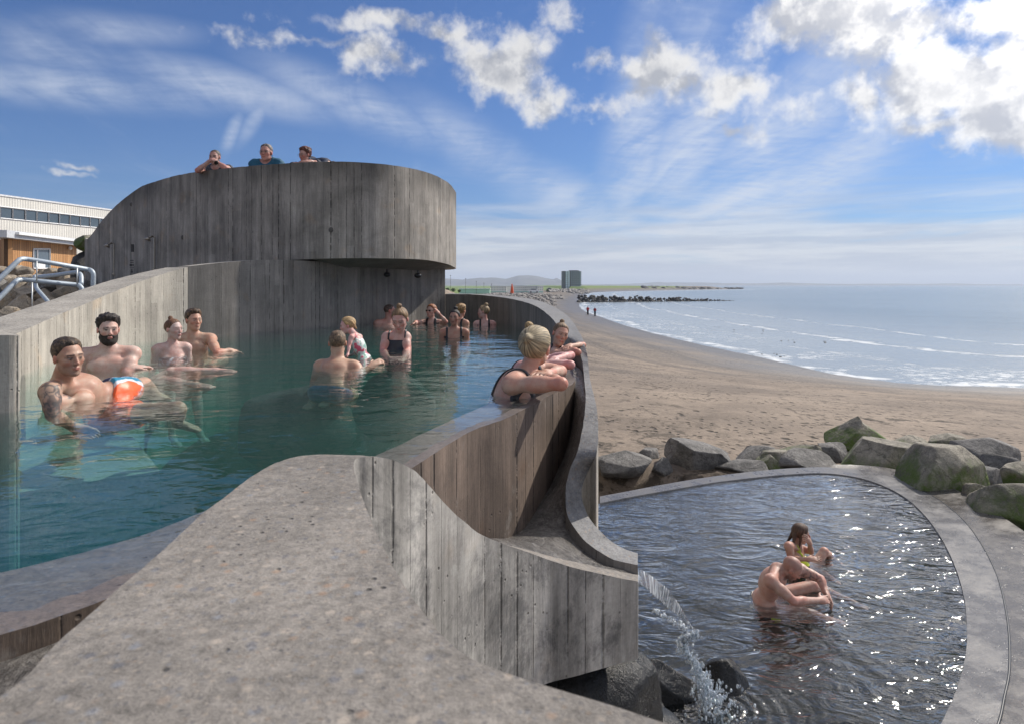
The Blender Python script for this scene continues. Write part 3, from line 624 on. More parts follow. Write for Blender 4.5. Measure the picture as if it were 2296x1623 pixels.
# --- round balcony
DR = [(190,534,13.2,.25),(199,534,13.0,.25),(230,494,12.3,.25),(262,460,11.8,.25),(312,422,11.0,.25),(350,407.5,10.4,.3),(385,397,10.05,.55),(430,388,9.7,.86),(510,378,9.2,.89),(600,370,8.8,.908),(740,363,8.5,.93),(860,369,8.8,.944),(950,385,9.5,.953),(1000,407,10.4,.924),(1017,424,11.0,.89),(1022,436,11.8,.88),(1008,447,12.6,.88),(960,455,13.4,.88),(880,455,14.0,.88)]
DA = [P(u, v, Y) for u, v, Y, b in DR]; DBt = offset(DA, .22)
drum = empty('round_balcony', (-2.4, 10.6, 0)); tag(drum, 'big round board-marked concrete balcony hanging over the back of the upper pool', 'balcony')
ribbon('parapet', DA, DBt, [b for *_, b in DR], [b for *_, b in DR], (C_DRUM, C_TOP, C_DRUM), drum, chip=.006, bottom=True, k=10)
# slab: bellied underside and the floor people stand on
dl = catmull_n(np.array(offset([DA[i] for i in range(6, 19)], .1)), 6)[:, :2]; back = catmull_n(np.array(offset([DA[i] for i in range(6, 19)], 1.9)), 6)[:, :2]
zb = catmull_n(np.array([[b, 0, 0] for *_, b in DR[6:]]), 6)[:, 0]
nr = 9; V = []; 
for j in range(nr):
    q = j/(nr-1); 
    for a, b, z in zip(dl, back, zb): p = a+(b-a)*q; V.append((p[0], p[1], z+.004-.16*math.sin(min(1, q*1.15)*math.pi/2)))
n_ = len(dl); top0 = len(V)
for a, b, z in zip(dl, back, zb): V.append((a[0], a[1], 1.16))
for a, b, z in zip(dl, back, zb): V.append((b[0], b[1], 1.16))
fs = []
for j in range(nr-1):
    for i in range(n_-1): fs.append((j*n_+i, j*n_+i+1, (j+1)*n_+i+1, (j+1)*n_+i))
for i in range(n_-1): fs.append((top0+i, top0+n_+i, top0+n_+i+1, top0+i+1)); fs.append((i, top0+i, top0+i+1, i+1)); fs.append(((nr-1)*n_+i, (nr-1)*n_+i+1, top0+n_+i+1, top0+n_+i))
mesh('deck_slab', V, fs, top_concrete('soffit concrete', (.21, .20, .19)), drum, smooth=False)
# --- lower pool: kerb, apron, water
lk_in = [(1345,1127),(1420,1112),(1500,1098),(1600,1081),(1700,1069),(1780,1062),(1850,1060),(1910,1067),(1965,1082),(2020,1108),(2065,1145),(2105,1196),(2138,1260),(2160,1330),(2168,1400),(2166,1460),(2150,1530),(2125,1590),(2100,1640),(2040,1740),(1900,1900),(1600,2150)]
lk_out = [(1345,1112),(1420,1098),(1500,1083),(1600,1067),(1700,1055),(1780,1048.5),(1860,1046.5),(1925,1052),(1990,1066),(2052,1090),(2112,1124),(2165,1170),(2206,1228),(2236,1290),(2252,1350),(2262,1420),(2263,1500),(2252,1560),(2235,1630),(2180,1740),(2050,1930),(1750,2250)]
KI = [Q(u, v, LOW+.02) for u, v in lk_in]; KO = [Q(u, v, LOW+.03) for u, v in lk_out]
o = ribbon('pool_kerb', KI, KO, -3.2, -3.2, (C_TOPD, top_concrete('wet kerb concrete', (.185, .18, .185), wet=.9), C_TOPD), chip=.002, k=6); tag(o, 'wet grey kerb curving round the far side and right of the lower pool', 'kerb')
kg = catmull_n(np.array(KO[9:]), 6)+np.array([.0, .0, -.004]); MB().tube(kg, .009, 8).build('joint', plain('black joint filler', (.02, .02, .02), .4), o, smooth=True)
ap_in = KO[6:]; ap_out = [Q(u, v, LOW+.025) for u, v in [(1870,1045.5),(1945,1048),(2010,1057),(2080,1078),(2160,1110),(2225,1150),(2300,1200),(2370,1260),(2430,1340),(2480,1430),(2500,1530),(2500,1640),(2480,1780),(2400,1950),(2300,2150),(2150,2400)]]
ap_in = [p+np.array([.0, .0, 0]) for p in ap_in]
A1 = offset(ap_in, -.03); A1[:, 2] = LOW+.02
for i, p in enumerate(ap_out): p[2] = LOW+.06
o = ribbon('apron', A1, ap_out, -3.2, -3.2, (C_TOPD, top_concrete('damp apron', (.165, .15, .14), wet=.95), C_TOPD), chip=.004, k=6); tag(o, 'damp concrete apron round the right side of the lower pool', 'paving')
lw = [p[:2] for p in catmull_n(np.array(KI), 4)]; lw = lw+[np.array([-.8, 1.2]), np.array([-1.2, 3.0]), np.array([-.6, 6.0]), np.array([.2, 8.6])]
cl = np.array([1.5, 5.5])
m, t = newmat('lower pool bed'); p = t.pos(); b = t.noise(p, 1.2, 6, .65)
t.out(t.bsdf(Base_Color=t.mix(b, (.07, .066, .06), (.17, .155, .14)), Roughness=.9))
o = prism([inset_pt(p, cl, .05) for p in lw], -2.95, -2.80, 'lower_pool_floor', [m]); o['kind'] = 'structure'
WV2 = [((2.2, 4.8, 1), .037, 1.6), ((.9, 1.5, 1), .07, .9), ((9, 16, 1), .004, 1.0)]
m, t, sh, h = water_top('lower pool water', (.80, .86, .88), WV2, .06, f0boost=2.0, rings=[(*Q(1850, 1240, LOW)[:2], .0028, .75), (*Q(1925, 1352, LOW)[:2], .0022, .6), (*Q(1925, 1235, LOW)[:2], .002, .55), (*Q(1640, 1590, LOW)[:2], .003, .9)])
VC2 = ((.60, .62, .60), .8, (.33,.31,.28), .28); t.out(sh, water_vol(t, *VC2))
o = prism([inset_pt(p, cl, .03) for p in lw], -2.79, LOW+.004, 'lower_pool_water', [clear_side('lower pool water side', *VC2), m], 1); o['kind'] = 'structure'
# ------------------------------------------------------------------ rocks
def rock_mat(name, a, b, moss=0., wet=0., warm=0.):
    m, t = newmat(name); o = t.obj(); p = t.pos(); x, y, z = t.sep(t.n('ShaderNodeTexCoord').outputs['Generated'])
    n0 = t.noise(p, 2.2, 7, .68, .3); n1 = t.noise(p, 11, 7, .75); n2 = t.noise(p, 60, 4, .7)
    c = t.mix(t.smooth(n0, .35, .65), a, b); c = t.mul(c, t.ramp(n1, [(.3, .55), (.5, 1.), (.72, 1.45)])); c = t.mul(c, t.ramp(n2, [(.3, .75), (.7, 1.25)]))
    cr = t.m('SUBTRACT', 1., t.smooth(t.vor(t.vm('ADD', p, t.vm('SCALE', t.noise(p, 3, 4, .6, 0, 1), scale=.5)), 2.6, 'DISTANCE_TO_EDGE'), .0, .03)); c = t.mul(c, t.ramp(t.m('MULTIPLY', cr, t.smooth(n0, .45, .6)), [(0, 1.), (1, .45)]))
    if warm: c = t.mix(t.m('MULTIPLY', t.smooth(t.noise(p, 4, 5, .7), .5, .62), warm), c, (.30, .21, .12))
    if moss:
        mm = t.m('MULTIPLY', t.smooth(t.m('ADD', z, t.m('MULTIPLY', t.m('SUBTRACT', n0, .5), 1.6)), .95, .40), moss); mm = t.m('MULTIPLY', mm, t.smooth(n1, .32, .55))
        c = t.mix(mm, c, t.mix(n2, (.035, .07, .010), (.12, .17, .03)))
    h = t.m('ADD', t.m('ADD', n0, t.m('MULTIPLY', n1, .5)), t.m('ADD', t.m('MULTIPLY', n2, .1), t.m('MULTIPLY', cr, -.08)))
    t.out(t.bsdf(Base_Color=c, Roughness=(.24 if wet else .85), Specular_IOR_Level=(.28 if wet else .5), Normal=t.bump(h, .8, .06 if not wet else .03))); return m
RK_G = rock_mat('grey basalt', (.095, .093, .09), (.21, .20, .19)); RK_M = rock_mat('mossy basalt', (.12, .11, .09), (.29, .265, .215), moss=1.)
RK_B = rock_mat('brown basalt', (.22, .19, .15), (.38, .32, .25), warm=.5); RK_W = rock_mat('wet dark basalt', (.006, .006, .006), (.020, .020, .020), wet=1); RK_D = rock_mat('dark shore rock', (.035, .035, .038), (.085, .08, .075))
_ico = {}
def ico(n):
    if n not in _ico:
        bm = bmesh.new(); bmesh.ops.create_icosphere(bm, subdivisions=n, radius=1); bm.verts.ensure_lookup_table()
        _ico[n] = (np.array([v.co[:] for v in bm.verts]), np.array([[v.index for v in f.verts] for f in bm.faces])); bm.free()
    return _ico[n]
def boulder_geo(seed, sub=4, cuts=11, rough=.045, planes=None, tightness=.42):
    rs = np.random.RandomState(seed); v, f = ico(sub); v = v.copy()
    dirs = rs.normal(size=(cuts, 3)); dirs[:, 2] = np.abs(dirs[:, 2])*np.where(rs.rand(cuts) < .75, 1, -1); dirs /= np.linalg.norm(dirs, axis=1)[:, None]
    hs = rs.uniform(tightness, .85, cuts)
    if planes is not None: dirs = np.vstack([dirs, [np.array(p[:3])/np.linalg.norm(p[:3]) for p in planes]]); hs = np.r_[hs, [p[3] for p in planes]]
    for d, h in zip(dirs, hs):
        s = v@d; over = np.clip(s-h, 0, None); v = v-over[:, None]*d*.97
    n = v/np.linalg.norm(v, axis=1)[:, None]
    v = v+n*((fbm(v*1.6+seed, 3, seed)-.5)*rough*1.5+(fbm(v*5+seed, 3, seed+5)-.5)*rough*.55)[:, None]
    mn, mx = v.min(0), v.max(0); v = (v-(mn+mx)/2)/((mx-mn)/2); return v, f
def boulder(c, dims, rz, seed, mat_, name='boulder', sub=4, label=None, cat='boulder', group=None, **k):
    v, f = boulder_geo(seed, sub, **k); v = v*np.array(dims)/2; cs, sn = math.cos(rz), math.sin(rz)
    v = np.stack([v[:, 0]*cs-v[:, 1]*sn, v[:, 0]*sn+v[:, 1]*cs, v[:, 2]], -1)+np.array(c)
    o = mesh(name, v, f, mat_, smooth=False, origin=c)
    if label: tag(o, label, cat, group)
    return o
def px_boulder(u0, u1, v0, v1, zg, mat_, seed, label, depth=1.0, rz=0., group='boulders beside the lower pool', sink=.15, **k):
    Y0 = (CH-zg)*F/(v1-CV); w = (u1-u0)/F*Y0; hgt = (v1-v0)/F*Y0; dp = w*depth
    top = CH-(v0-CV)/F*(Y0+dp*.45); h = max(.12, top-zg)+sink
    c = ((u0+u1)/2-CU)/F*(Y0+dp*.3), Y0+dp*.5, zg-sink+h/2
    return boulder(c, (w*1.04, dp, h), rz, seed, mat_, label=label, group=group, **k)
GB = [(1340,1466,1012,1062,RK_G,11,'low flat grey boulder half sunk in sand right behind the concrete rim',.8),
 (1428,1482,1004,1030,RK_G,12,'small dark stone between the two broad grey boulders nearest the rim',.9),
 (1503,1648,984,1054,RK_G,23,'broad pale grey boulder with a sharp left edge standing alone on the sand',.75),
 (1648,1742,998,1034,RK_G,14,'rounded grey boulder right of the broad pale one, behind the flat slab',.8),
 (1610,1726,1030,1064,RK_G,15,'flat light grey slab of rock touching the far kerb of the lower pool',.8),
 (1712,1792,1008,1050,RK_M,16,'squat brownish boulder just right of the flat slab',.9),
 (1752,1858,992,1040,RK_M,17,'greenish boulder behind the dark blue-grey one',.9),
 (1748,1886,1008,1060,RK_G,18,'dark blue-grey jagged boulder against the top of the kerb',.7),
 (1868,2008,934,1012,RK_M,19,'tall pointed green mossy boulder standing highest of the row',.8),
 (1898,2078,986,1074,RK_M,20,'wide boulder with pale top and dark front below the pointed one',.7),
 (2004,2092,976,1014,RK_M,21,'low mossy rock behind, right of the pointed boulder',.9),
 (2028,2228,996,1132,RK_M,22,'largest boulder, pale on top and bright green with moss below',.75),
 (2160,2300,982,1050,RK_G,33,'dark boulder with sloping face beside the stream at the right edge',.8),
 (2212,2292,1016,1062,RK_G,24,'small smooth grey stone in front of the dark sloping boulder',.9),
 (2236,2330,1034,1090,RK_M,25,'mossy boulder cut by the right edge above the biggest corner block',.8),
 (2164,2232,1080,1148,RK_M,26,'upright dark mossy stone between the largest boulder and the corner block',.7),
 (2186,2400,1074,1198,RK_M,27,'big square mossy block at the right edge above the apron',.7),
 (1690,1762,1016,1052,RK_M,61,'low brown stone wedged between the flat slab and the squat boulder',.8),
 (1838,1906,992,1034,RK_G,62,'grey stone behind the dark blue-grey boulder, left of the wide one',.8),
 (2084,2166,972,1016,RK_M,63,'greenish stone peeping over the back of the largest boulder',.8),
 (2196,2262,1048,1092,RK_G,64,'grey angular stone between the upright mossy stone and the small smooth one',.8),
 (1462,1512,1026,1052,RK_G,65,'little grey stone on the sand left of the broad pale boulder',.8),
 (2100,2150,1100,1132,RK_M,66,'small dark stone at the right foot of the largest boulder',.8)]
for (u0, u1, v0, v1, mt, sd_, lab, dpt) in GB:
    if u0 > 2300: continue
    k = dict(planes=[(.8,-.2,.75,.26),(-.85,-.15,.62,.24),(0.1,-.9,.55,.38),(0,.8,.6,.4)], cuts=3) if sd_ == 19 else (dict(planes=[(-1,-.1,.1,.55),(.45,-.4,.85,.5)]) if sd_ == 23 else (dict(planes=[(0,-1,.15,.6),(0,.1,1,.7),(1,-.3,.3,.7)]) if sd_ in (22, 27, 20) else {}))
    px_boulder(u0, u1, v0, v1, -2.35, mt, sd_, lab, dpt, sub=5 if (u1-u0) > 120 else 4, **k)
# wet rocks below the spout
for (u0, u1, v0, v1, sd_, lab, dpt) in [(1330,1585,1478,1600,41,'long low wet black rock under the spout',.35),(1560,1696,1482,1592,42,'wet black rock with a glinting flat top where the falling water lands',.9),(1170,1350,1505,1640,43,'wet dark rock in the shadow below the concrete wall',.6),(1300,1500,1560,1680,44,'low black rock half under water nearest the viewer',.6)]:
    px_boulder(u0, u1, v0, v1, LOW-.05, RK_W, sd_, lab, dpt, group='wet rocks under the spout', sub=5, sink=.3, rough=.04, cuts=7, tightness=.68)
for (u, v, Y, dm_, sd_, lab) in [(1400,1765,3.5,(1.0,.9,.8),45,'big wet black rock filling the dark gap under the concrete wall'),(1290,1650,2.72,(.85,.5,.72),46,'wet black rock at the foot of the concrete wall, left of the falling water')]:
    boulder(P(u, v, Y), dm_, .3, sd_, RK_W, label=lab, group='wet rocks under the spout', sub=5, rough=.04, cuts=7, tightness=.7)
# dark boulders on the pool bottom
for (u, v, w, sd_, lab) in [(672,935,.85,51,'dark sunken boulder on the pool bottom at the centre'),(885,893,.72,52,'dark sunken boulder on the pool bottom behind, further right'),(1085,1000,.5,53,'dark sunken boulder close to the overflow wall')]:
    c = Q(u, v, -.4); boulder((c[0], c[1], -.47), (w, w*.8, .62), .4, sd_, RK_D, label=lab, group='boulders on the pool floor', rough=.03, cuts=5, sub=4, tightness=.8)
# boulder bank at the left, behind the handrail
rs = np.random.RandomState(12); spots = []
for j, vr in enumerate([612, 627, 643, 661, 682, 706, 733]):
    step = [30, 34, 38, 42, 48, 54, 60][j]; off = (j % 2)*step*.5
    for i in range(-1, int(230/step)+1):
        u = i*step+off+rs.uniform(-6, 6); lim = 735-(u)*.42
        if vr > lim+14 or u > 205 or (vr < 630 and u > 160): continue
        spots.append((u, vr+rs.uniform(-3, 3), step*rs.uniform(1.05, 1.35), j))
adj = ['squarish', 'rounded', 'angular', 'flat-topped', 'wedge-shaped', 'lumpy']
for i, (u, v, w, j) in enumerate(spots):
    Y = [17, 14.5, 12.4, 10.6, 9.2, 7.9, 6.9][j]; c = P(u, v, Y); wd = w/F*Y
    o = boulder(c, (wd, wd*.9, wd*rs.uniform(.6, .8)), rs.uniform(0, 3), 100+i, RK_B if rs.rand() < .75 else RK_G, label='brown-grey boulder piled on the bank behind the steel handrail', group='boulders piled behind the handrail', sub=3 if w < 40 else 4)
o = boulder(P(192, 545, 13.6), (.46, .5, .38), .3, 201, RK_M, label='rounded greenish stone balanced on top of the upright dark rock', group=None, rough=.03, sub=4)
o = boulder(P(186, 604, 13.7), (.50, .5, .82), .1, 202, RK_D, label='upright dark rock standing beside the left end of the balcony', group=None, tightness=.75, sub=4)
# stream crossing the sand to the sea at the right edge
def ground_pt(u, v, dz=.01):
    Y = 12.
    for _ in range(40):
        x = (u-CU)/F*Y; z = terrain_z(np.array([[x]]), np.array([[Y]]))[0, 0]; Y = .5*Y+.5*(CH-z)*F/(v-CV)
    return np.array([(u-CU)/F*Y, Y, z+.05])
# ------------------------------------------------------------------ steel handrail
GAL = plain('galvanised steel', (.42, .48, .54), .55, .3, .12, 30); rail = empty('handrail', tuple(P(120, 690, 7.4))); tag(rail, 'bent galvanised steel pipe handrail on the boulder bank at the left', 'handrail')
def px_tube(pts, r, name, par, Y=None, sm=3, mat_=None):
    w = [P(*q) if len(q) == 3 else P(q[0], q[1], Y) for q in pts]; 
    mb = MB(); mb.tube(catmull_n(np.array(w), sm) if sm > 1 else w, r, 12); return mb.build(name, mat_ or GAL, par, smooth=True)
px_tube([(-60,672,6.6),(-20,643,6.7),(38,588,6.9),(49,582,6.95),(62,582,7),(130,593,7.2),(192,604,7.5),(204,607.5,7.5),(209,615,7.5),(209,630,7.5),(208,670,7.5)], .026, 'top_rail', rail)
px_tube([(-60,712,6.6),(-20,686,6.7),(32,635,6.9),(43,628.5,6.95),(56,628,7),(110,633.5,7.1),(168,639,7.3),(178,641.5,7.3),(183,648,7.3),(183,660,7.3),(183,690,7.3)], .026, 'lower_rail', rail)
px_tube([(76,627,7.9),(82,622,7.9),(120,618,7.7),(168,611.5,7.5),(177,613,7.45),(182,621,7.4),(182,640,7.35)], .024, 'back_rail', rail)
px_tube([(79,618,7.85),(79.5,636,7.8),(83,648,7.7),(100,668,7.5),(122,694,7.3)], .022, 'brace', rail)
for (u, v0, v1, Y) in [(82.4,586,632,7.0),(173,601,638,7.25),(72,634,708,6.95)]: px_tube([(u, v0, Y),(u, v1, Y)], .007, 'rod', rail, sm=1, mat_=plain('pale steel', (.6,.62,.62), .4, .4))
# ------------------------------------------------------------------ showers and arrow on the drum
ST = plain('brushed steel', (.33, .30, .26), .35, .8, .1)
for (u, vt, vb, Y, lab) in [(252,551,616,11.9,'left of the two slim steel showers on the drum wall'),(343,536,606,10.35,'right of the two slim steel showers on the drum wall')]:
    b = P(u+3, vb, Y); e = empty('shower', tuple(b)); tag(e, lab, 'shower', 'showers on the drum wall'); k = F/Y
    MB().tube([P(u+3, vb, Y), P(u+3, vt-4, Y), P(u-2, vt-5, Y-.02)], .013).build('pipe', ST, e)
    MB().tube([P(u-1, vt-5, Y-.02), P(u-9, vt-3, Y-.1)], .016).tube([P(u-9, vt-4, Y-.1), P(u-13, vt+3, Y-.12)], [.02, .055], 12).build('shower_head', ST, e, smooth=True)
    MB().tube([P(u+1, vb-2, Y-.02), P(u+5, vb+1, Y-.02)], .022).build('valve', ST, e)
DKM = plain('black marking paint', (.02, .02, .022), .6)
e = empty('wall_marking', tuple(P(296, 600, 10.75))); tag(e, 'small black printed lines and downward arrow marked on the drum wall', 'sign')
Ym = 10.98
def mbar(x0, y0, x1, y1): mbm.box((P(0,0,Ym)[0]*0+((x0+x1)/2-CU)/F*Ym, Ym-.0, CH-((y0+y1)/2-CV)/F*Ym), (abs(x1-x0)/F*Ym, .01, abs(y1-y0)/F*Ym))
mbm = MB()
for (x0, y0, x1, y1) in [(292,584,295,585.4),(296,584,299,585.4),(292.5,588.4,296,589.8),(297,588.4,299,589.8),(291,593,293,597),(294,593,295.6,597),(296.6,593,300,594.4),(296.6,595.6,300,597),(291,600,300,600.7),(295.4,604,296.2,612)]: mbar(x0, y0, x1, y1)
mbm.tube([P(293.6,609.4,Ym), P(295.8,612.6,Ym), P(298,609.4,Ym)], .004); mbm.build('lettering', DKM, e)
MB().box(tuple(P(297, 557, Ym)), (.045, .012, .13)).build('plate', plain('dark plate', (.03,.03,.03), .5), e)
# tie holes left by the formwork
def drum_at(u):
    us = [d[0] for d in DR[:16]]; return float(np.interp(u, us, [d[2] for d in DR[:16]]))
for (u, v) in [(295,459),(571,521),(742,516),(880,517.5),(981,529),(410,533)]:
    Yd = drum_at(u)-.004; c = P(u, v, Yd); MB().ball(tuple(c), (.032, .012, .036), 10).build('tie_hole', plain('tie hole', (.09,.085,.08), .9), drum, smooth=True)
for i, (u, v) in enumerate([(903,609),(1070,610)][:1]): pass
# black floodlights under the balcony
for (u, v, lab) in [(868,612,'left black round lamp under the balcony'),(937,614,'right black round lamp under the balcony')]:
    c = P(u, v, 9.7); e = empty('lamp', tuple(c)); tag(e, lab, 'lamp', 'lamps under the balcony'); MB().tube([c+[0,0,.05], c+[0,0,0]], .012).build('bracket', plain('black paint', (.015,.015,.017), .4), e); MB().ball(tuple(c-[0,0,.03]), (.055,.055,.04), 12).build('lamp_body', plain('black paint', (.015,.015,.017), .4), e, smooth=True)
# black inlet box on the rim
c = P(1285, 764, 5.25); MB().box((c[0], c[1], c[2]), (.085, .06, .03), .2).box((c[0], c[1]-.01, c[2]+.017), (.07,.04,.008), .2).build('inlet_box', plain('black rubber', (.02,.02,.022), .5), origin=c)
tag(bpy.data.objects['inlet_box'], 'small black box set in the rim behind the girl leaning on it', 'box')
# ------------------------------------------------------------------ timber hut and white hall at the left
def wood_mat():
    m, t = newmat('larch boards'); x, y, _ = t.sep(t.uv()); bw = .19
    idn = t.m('FLOOR', t.m('DIVIDE', x, bw)); fr = t.m('FRACT', t.m('DIVIDE', x, bw)); r1 = t.white(t.comb(idn, 1.7, 0))
    g = t.noise(t.comb(t.m('ADD', t.m('MULTIPLY', x, 30), t.m('MULTIPLY', r1, 30)), y, 0), 1.2, 5, .65)
    kn = t.m('SUBTRACT', 1., t.smooth(t.vor(t.comb(t.m('MULTIPLY', x, 5), t.m('MULTIPLY', y, 2), 0), 1.4), .04, .12))
    c = t.mix(r1, (.40, .195, .075), (.56, .31, .135)); c = t.mul(c, t.ramp(g, [(.3, .78), (.7, 1.18)])); c = t.mul(c, t.ramp(kn, [(0, 1), (1, .5)]))
    j = t.m('SUBTRACT', 1., t.smooth(t.m('MINIMUM', fr, t.m('SUBTRACT', 1., fr)), .02, .09)); c = t.mul(c, t.ramp(j, [(0, 1.), (1, .22)]))
    t.out(t.bsdf(Base_Color=c, Roughness=.65, Normal=t.bump(t.m('MULTIPLY', j, -1.), .8, .03))); return m
def corr_mat():
    m, t = newmat('white corrugated sheet'); x, y, _ = t.sep(t.uv()); w = t.m('SINE', t.m('MULTIPLY', x, 2*math.pi/.2)); nz = t.noise(t.uv(), .8, 4)
    c = t.mul((.74, .72, .66), t.ramp(nz, [(.3, .93), (.7, 1.05)])); t.out(t.bsdf(Base_Color=c, Roughness=.45, Normal=t.bump(w, 1., .008))); return m
WOOD = wood_mat(); CORR = corr_mat(); WHT = plain('white paint', (.78, .79, .8), .4); GREYF = plain('light grey fascia', (.55, .57, .60), .4)
m, t = newmat('window glass'); nz = t.noise(t.pos(), .35, 3); t.out(t.bsdf(Base_Color=t.mix(nz, (.05,.075,.10), (.12,.16,.20)), Roughness=.06, Specular_IOR_Level=.8)); GLS = m
def wall_quad(name, p0, p1, z00, z01, z10, z11, th, mat_, par):
    """vertical slab from plan point p0 to p1, bottoms z00/z10 and tops z01/z11, thickness th behind"""
    a = np.array(p0); b = np.array(p1); d = (b-a)/np.linalg.norm(b-a); nrm = np.array([-d[1], d[0]])*th; L = np.linalg.norm(b-a)
    V = [(*a, z00), (*b, z10), (*b, z11), (*a, z01)]; V += [(x+nrm[0], y+nrm[1], z) for x, y, z in V]
    fs = [(0,1,2,3),(5,4,7,6),(3,2,6,7),(1,0,4,5),(4,0,3,7),(1,5,6,2)]; uv = []
    co_ = [(0,z00),(L,z10),(L,z11),(0,z01)]*2
    for f in fs: uv += [co_[i] for i in f]
    return mesh(name, V, fs, mat_, par, uvs=uv)
def seg(pa, pb, s): return np.array(pa)+(np.array(pb)-np.array(pa))*s
hut = empty('timber_hut', tuple(P(60, 634, 36))); tag(hut, 'small hut of orange vertical larch boards with one white-framed window, at the left edge', 'hut')
ha = P(18, 535, 34)[:2]; hb = P(172, 553, 40.5)[:2]
def on_hut(u, v, dy=0):      # point of the hut front seen at u, v
    # intersect ray with plan line
    k = (u-CU)/F; d = hb-ha; s = (k*ha[1]-ha[0])/(d[0]-k*d[1]); q = ha+d*s; n_ = np.array([d[1], -d[0]])/np.linalg.norm(d)
    Y = q[1]; return np.array([q[0]+n_[0]*dy, q[1]+n_[1]*dy, CH-(v-CV)/F*Y])
ztop = on_hut(18, 536)[2]
wall_quad('wall', ha, hb, .2, ztop, .2, ztop, .2, WOOD, hut)
hl = P(-60, 535, 36.5)[:2]; wall_quad('side_wall', hl, ha, .2, ztop, .2, ztop, .2, WOOD, hut)
rf = MB(); d = (hb-ha)/np.linalg.norm(hb-ha)
def slab(name, p0, p1, z0, z1, fwd, th, mat_, par):
    a = np.array(p0); b = np.array(p1); d_ = (b-a)/np.linalg.norm(b-a); n_ = np.array([d_[1], -d_[0]]); a = a+n_*fwd; b = b+n_*fwd
    return wall_quad(name, a, b, z0, z1, z0, z1, th, mat_, par)
slab('roof_edge', ha-d*1.0, hb+d*.4, ztop, ztop+.38, .55, 1.2, GREYF, hut); slab('gutter', ha+d*-.3, hb+d*.3, ztop+.2, ztop+.33, .72, .17, WHT, hut)
def framed(name, on, u0, u1, v0, v1, par, fw, mat_f=WHT, mull=()):
    p = [on(u0, v1, .05), on(u1, v1, .05), on(u1, v0, .05), on(u0, v0, .05)]
    f = MB(); f.v = []; 
    for a, b in ((0,1),(1,2),(2,3),(3,0)): f.tube([p[a], p[b]], fw, 4)
    for mu in mull: f.tube([on(mu, v1, .05), on(mu, v0, .05)], fw, 4)
    fr = f.build(name, mat_f, par); q = [on(u0, v1, .02), on(u1, v1, .02), on(u1, v0, .02), on(u0, v0, .02)]; q2 = [x+np.array([0, .03, 0]) for x in q]
    mesh('pane', q+q2, [(0,1,2,3),(7,6,5,4),(0,4,5,1),(1,5,6,2),(2,6,7,3),(3,7,4,0)], GLS, fr); return fr
w_ = framed('window', on_hut, 73, 110, 559, 603, hut, .045, mull=(82,))
pp = [on_hut(84, 602, .035), on_hut(100, 602, .035), on_hut(100, 584, .035), on_hut(84, 583, .035)]; mesh('paper_notice', pp+[x+[0,.01,0] for x in pp], [(0,1,2,3),(7,6,5,4),(0,4,5,1),(1,5,6,2),(2,6,7,3),(3,7,4,0)], WHT, w_)
c = on_hut(153, 557, .12); MB().ball(tuple(c), (.12, .07, .12), 14).build('wall_light', WHT, hut, smooth=True)
c = on_hut(12, 560, -.2); MB().box((c[0], c[1]-.35, c[2]), (.08, .05, .42)).build('notice_plate', WHT, hut)
c = P(-10, 612, 36.0); MB().box(tuple(c), (.5, .1, 1.9)).build('door', plain('blue door', (.03,.07,.22), .5), hut)
hall = empty('sports_hall', tuple(P(60, 634, 50))); tag(hall, 'white corrugated hall with a long strip of windows behind the timber hut', 'building')
la = P(-260, 440, 40)[:2]; lb = P(300, 486, 58.5)[:2]
def on_hall(u, v, dy=0):
    k = (u-CU)/F; d_ = lb-la; s = (k*la[1]-la[0])/(d_[0]-k*d_[1]); q = la+d_*s; n_ = np.array([d_[1], -d_[0]])/np.linalg.norm(d_)
    return np.array([q[0]+n_[0]*dy, q[1]+n_[1]*dy, CH-(v-CV)/F*q[1]])
zt = on_hall(0, 440)[2]; zw1 = on_hall(0, 462)[2]; zw0 = on_hall(0, 492)[2]
wall_quad('upper_cladding', la, lb, zw1, zt, zw1, zt, .3, CORR, hall); wall_quad('lower_cladding', la, lb, .1, zw0, .1, zw0, .3, CORR, hall)
slab('window_band', la, lb, zw0, zw1, -.12, .1, plain('dark band', (.05,.055,.06), .5), hall); slab('roof_trim', la, lb, zt, zt+.12, .05, .6, WHT, hall)
def vz(u, z): q = on_hall(u, 500); return CV-(z-CH)*F/q[1]
sepu = [-98,-64,-31,0,28.5,57,83,109,133,157,180,202,223,245]
for a, b in zip(sepu[:-1], sepu[1:]):
    def oh(u, v, dy=0, zs=(zw0+.06, zw1-.06)): q = on_hall(u, 500, dy-.04); return np.array([q[0], q[1], zs[0] if v > .5 else zs[1]])
    framed('window', oh, a, b, 0, 1, hall, .055)
# ------------------------------------------------------------------ far shore
def fbox(u0, u1, v0, Y, dep, zb): x0 = (u0-CU)/F*Y; x1 = (u1-CU)/F*Y; zt_ = CH-(v0-CV)/F*Y; return x0, x1, zt_
TWM = plain('dark grey cladding', (.085, .10, .125), .5, 0, .2, .3); PANE = plain('pale glazing', (.55, .66, .74), .2); BAY = plain('bright glazing', (.60, .72, .80), .15)
x0, x1, zt_ = fbox(1260.5, 1303, 608.5, 800, 12, 0); tw = empty('apartment_tower', ((x0+x1)/2, 800, -6)); tag(tw, 'dark grey nine-storey apartment tower standing alone by the bay', 'building')
MB().box(((x0+x1)/2, 806, (zt_-6)/2), (x1-x0, 12, zt_+6)).build('tower_body', TWM, tw); MB().box(((x0+x1)/2+3, 806, zt_+.5), ((x1-x0)*.5, 6, 1.)).build('roof_box', TWM, tw)
X = lambda u: (u-CU)/F*800
bz0 = -5.; fh = (zt_-bz0-1)/9
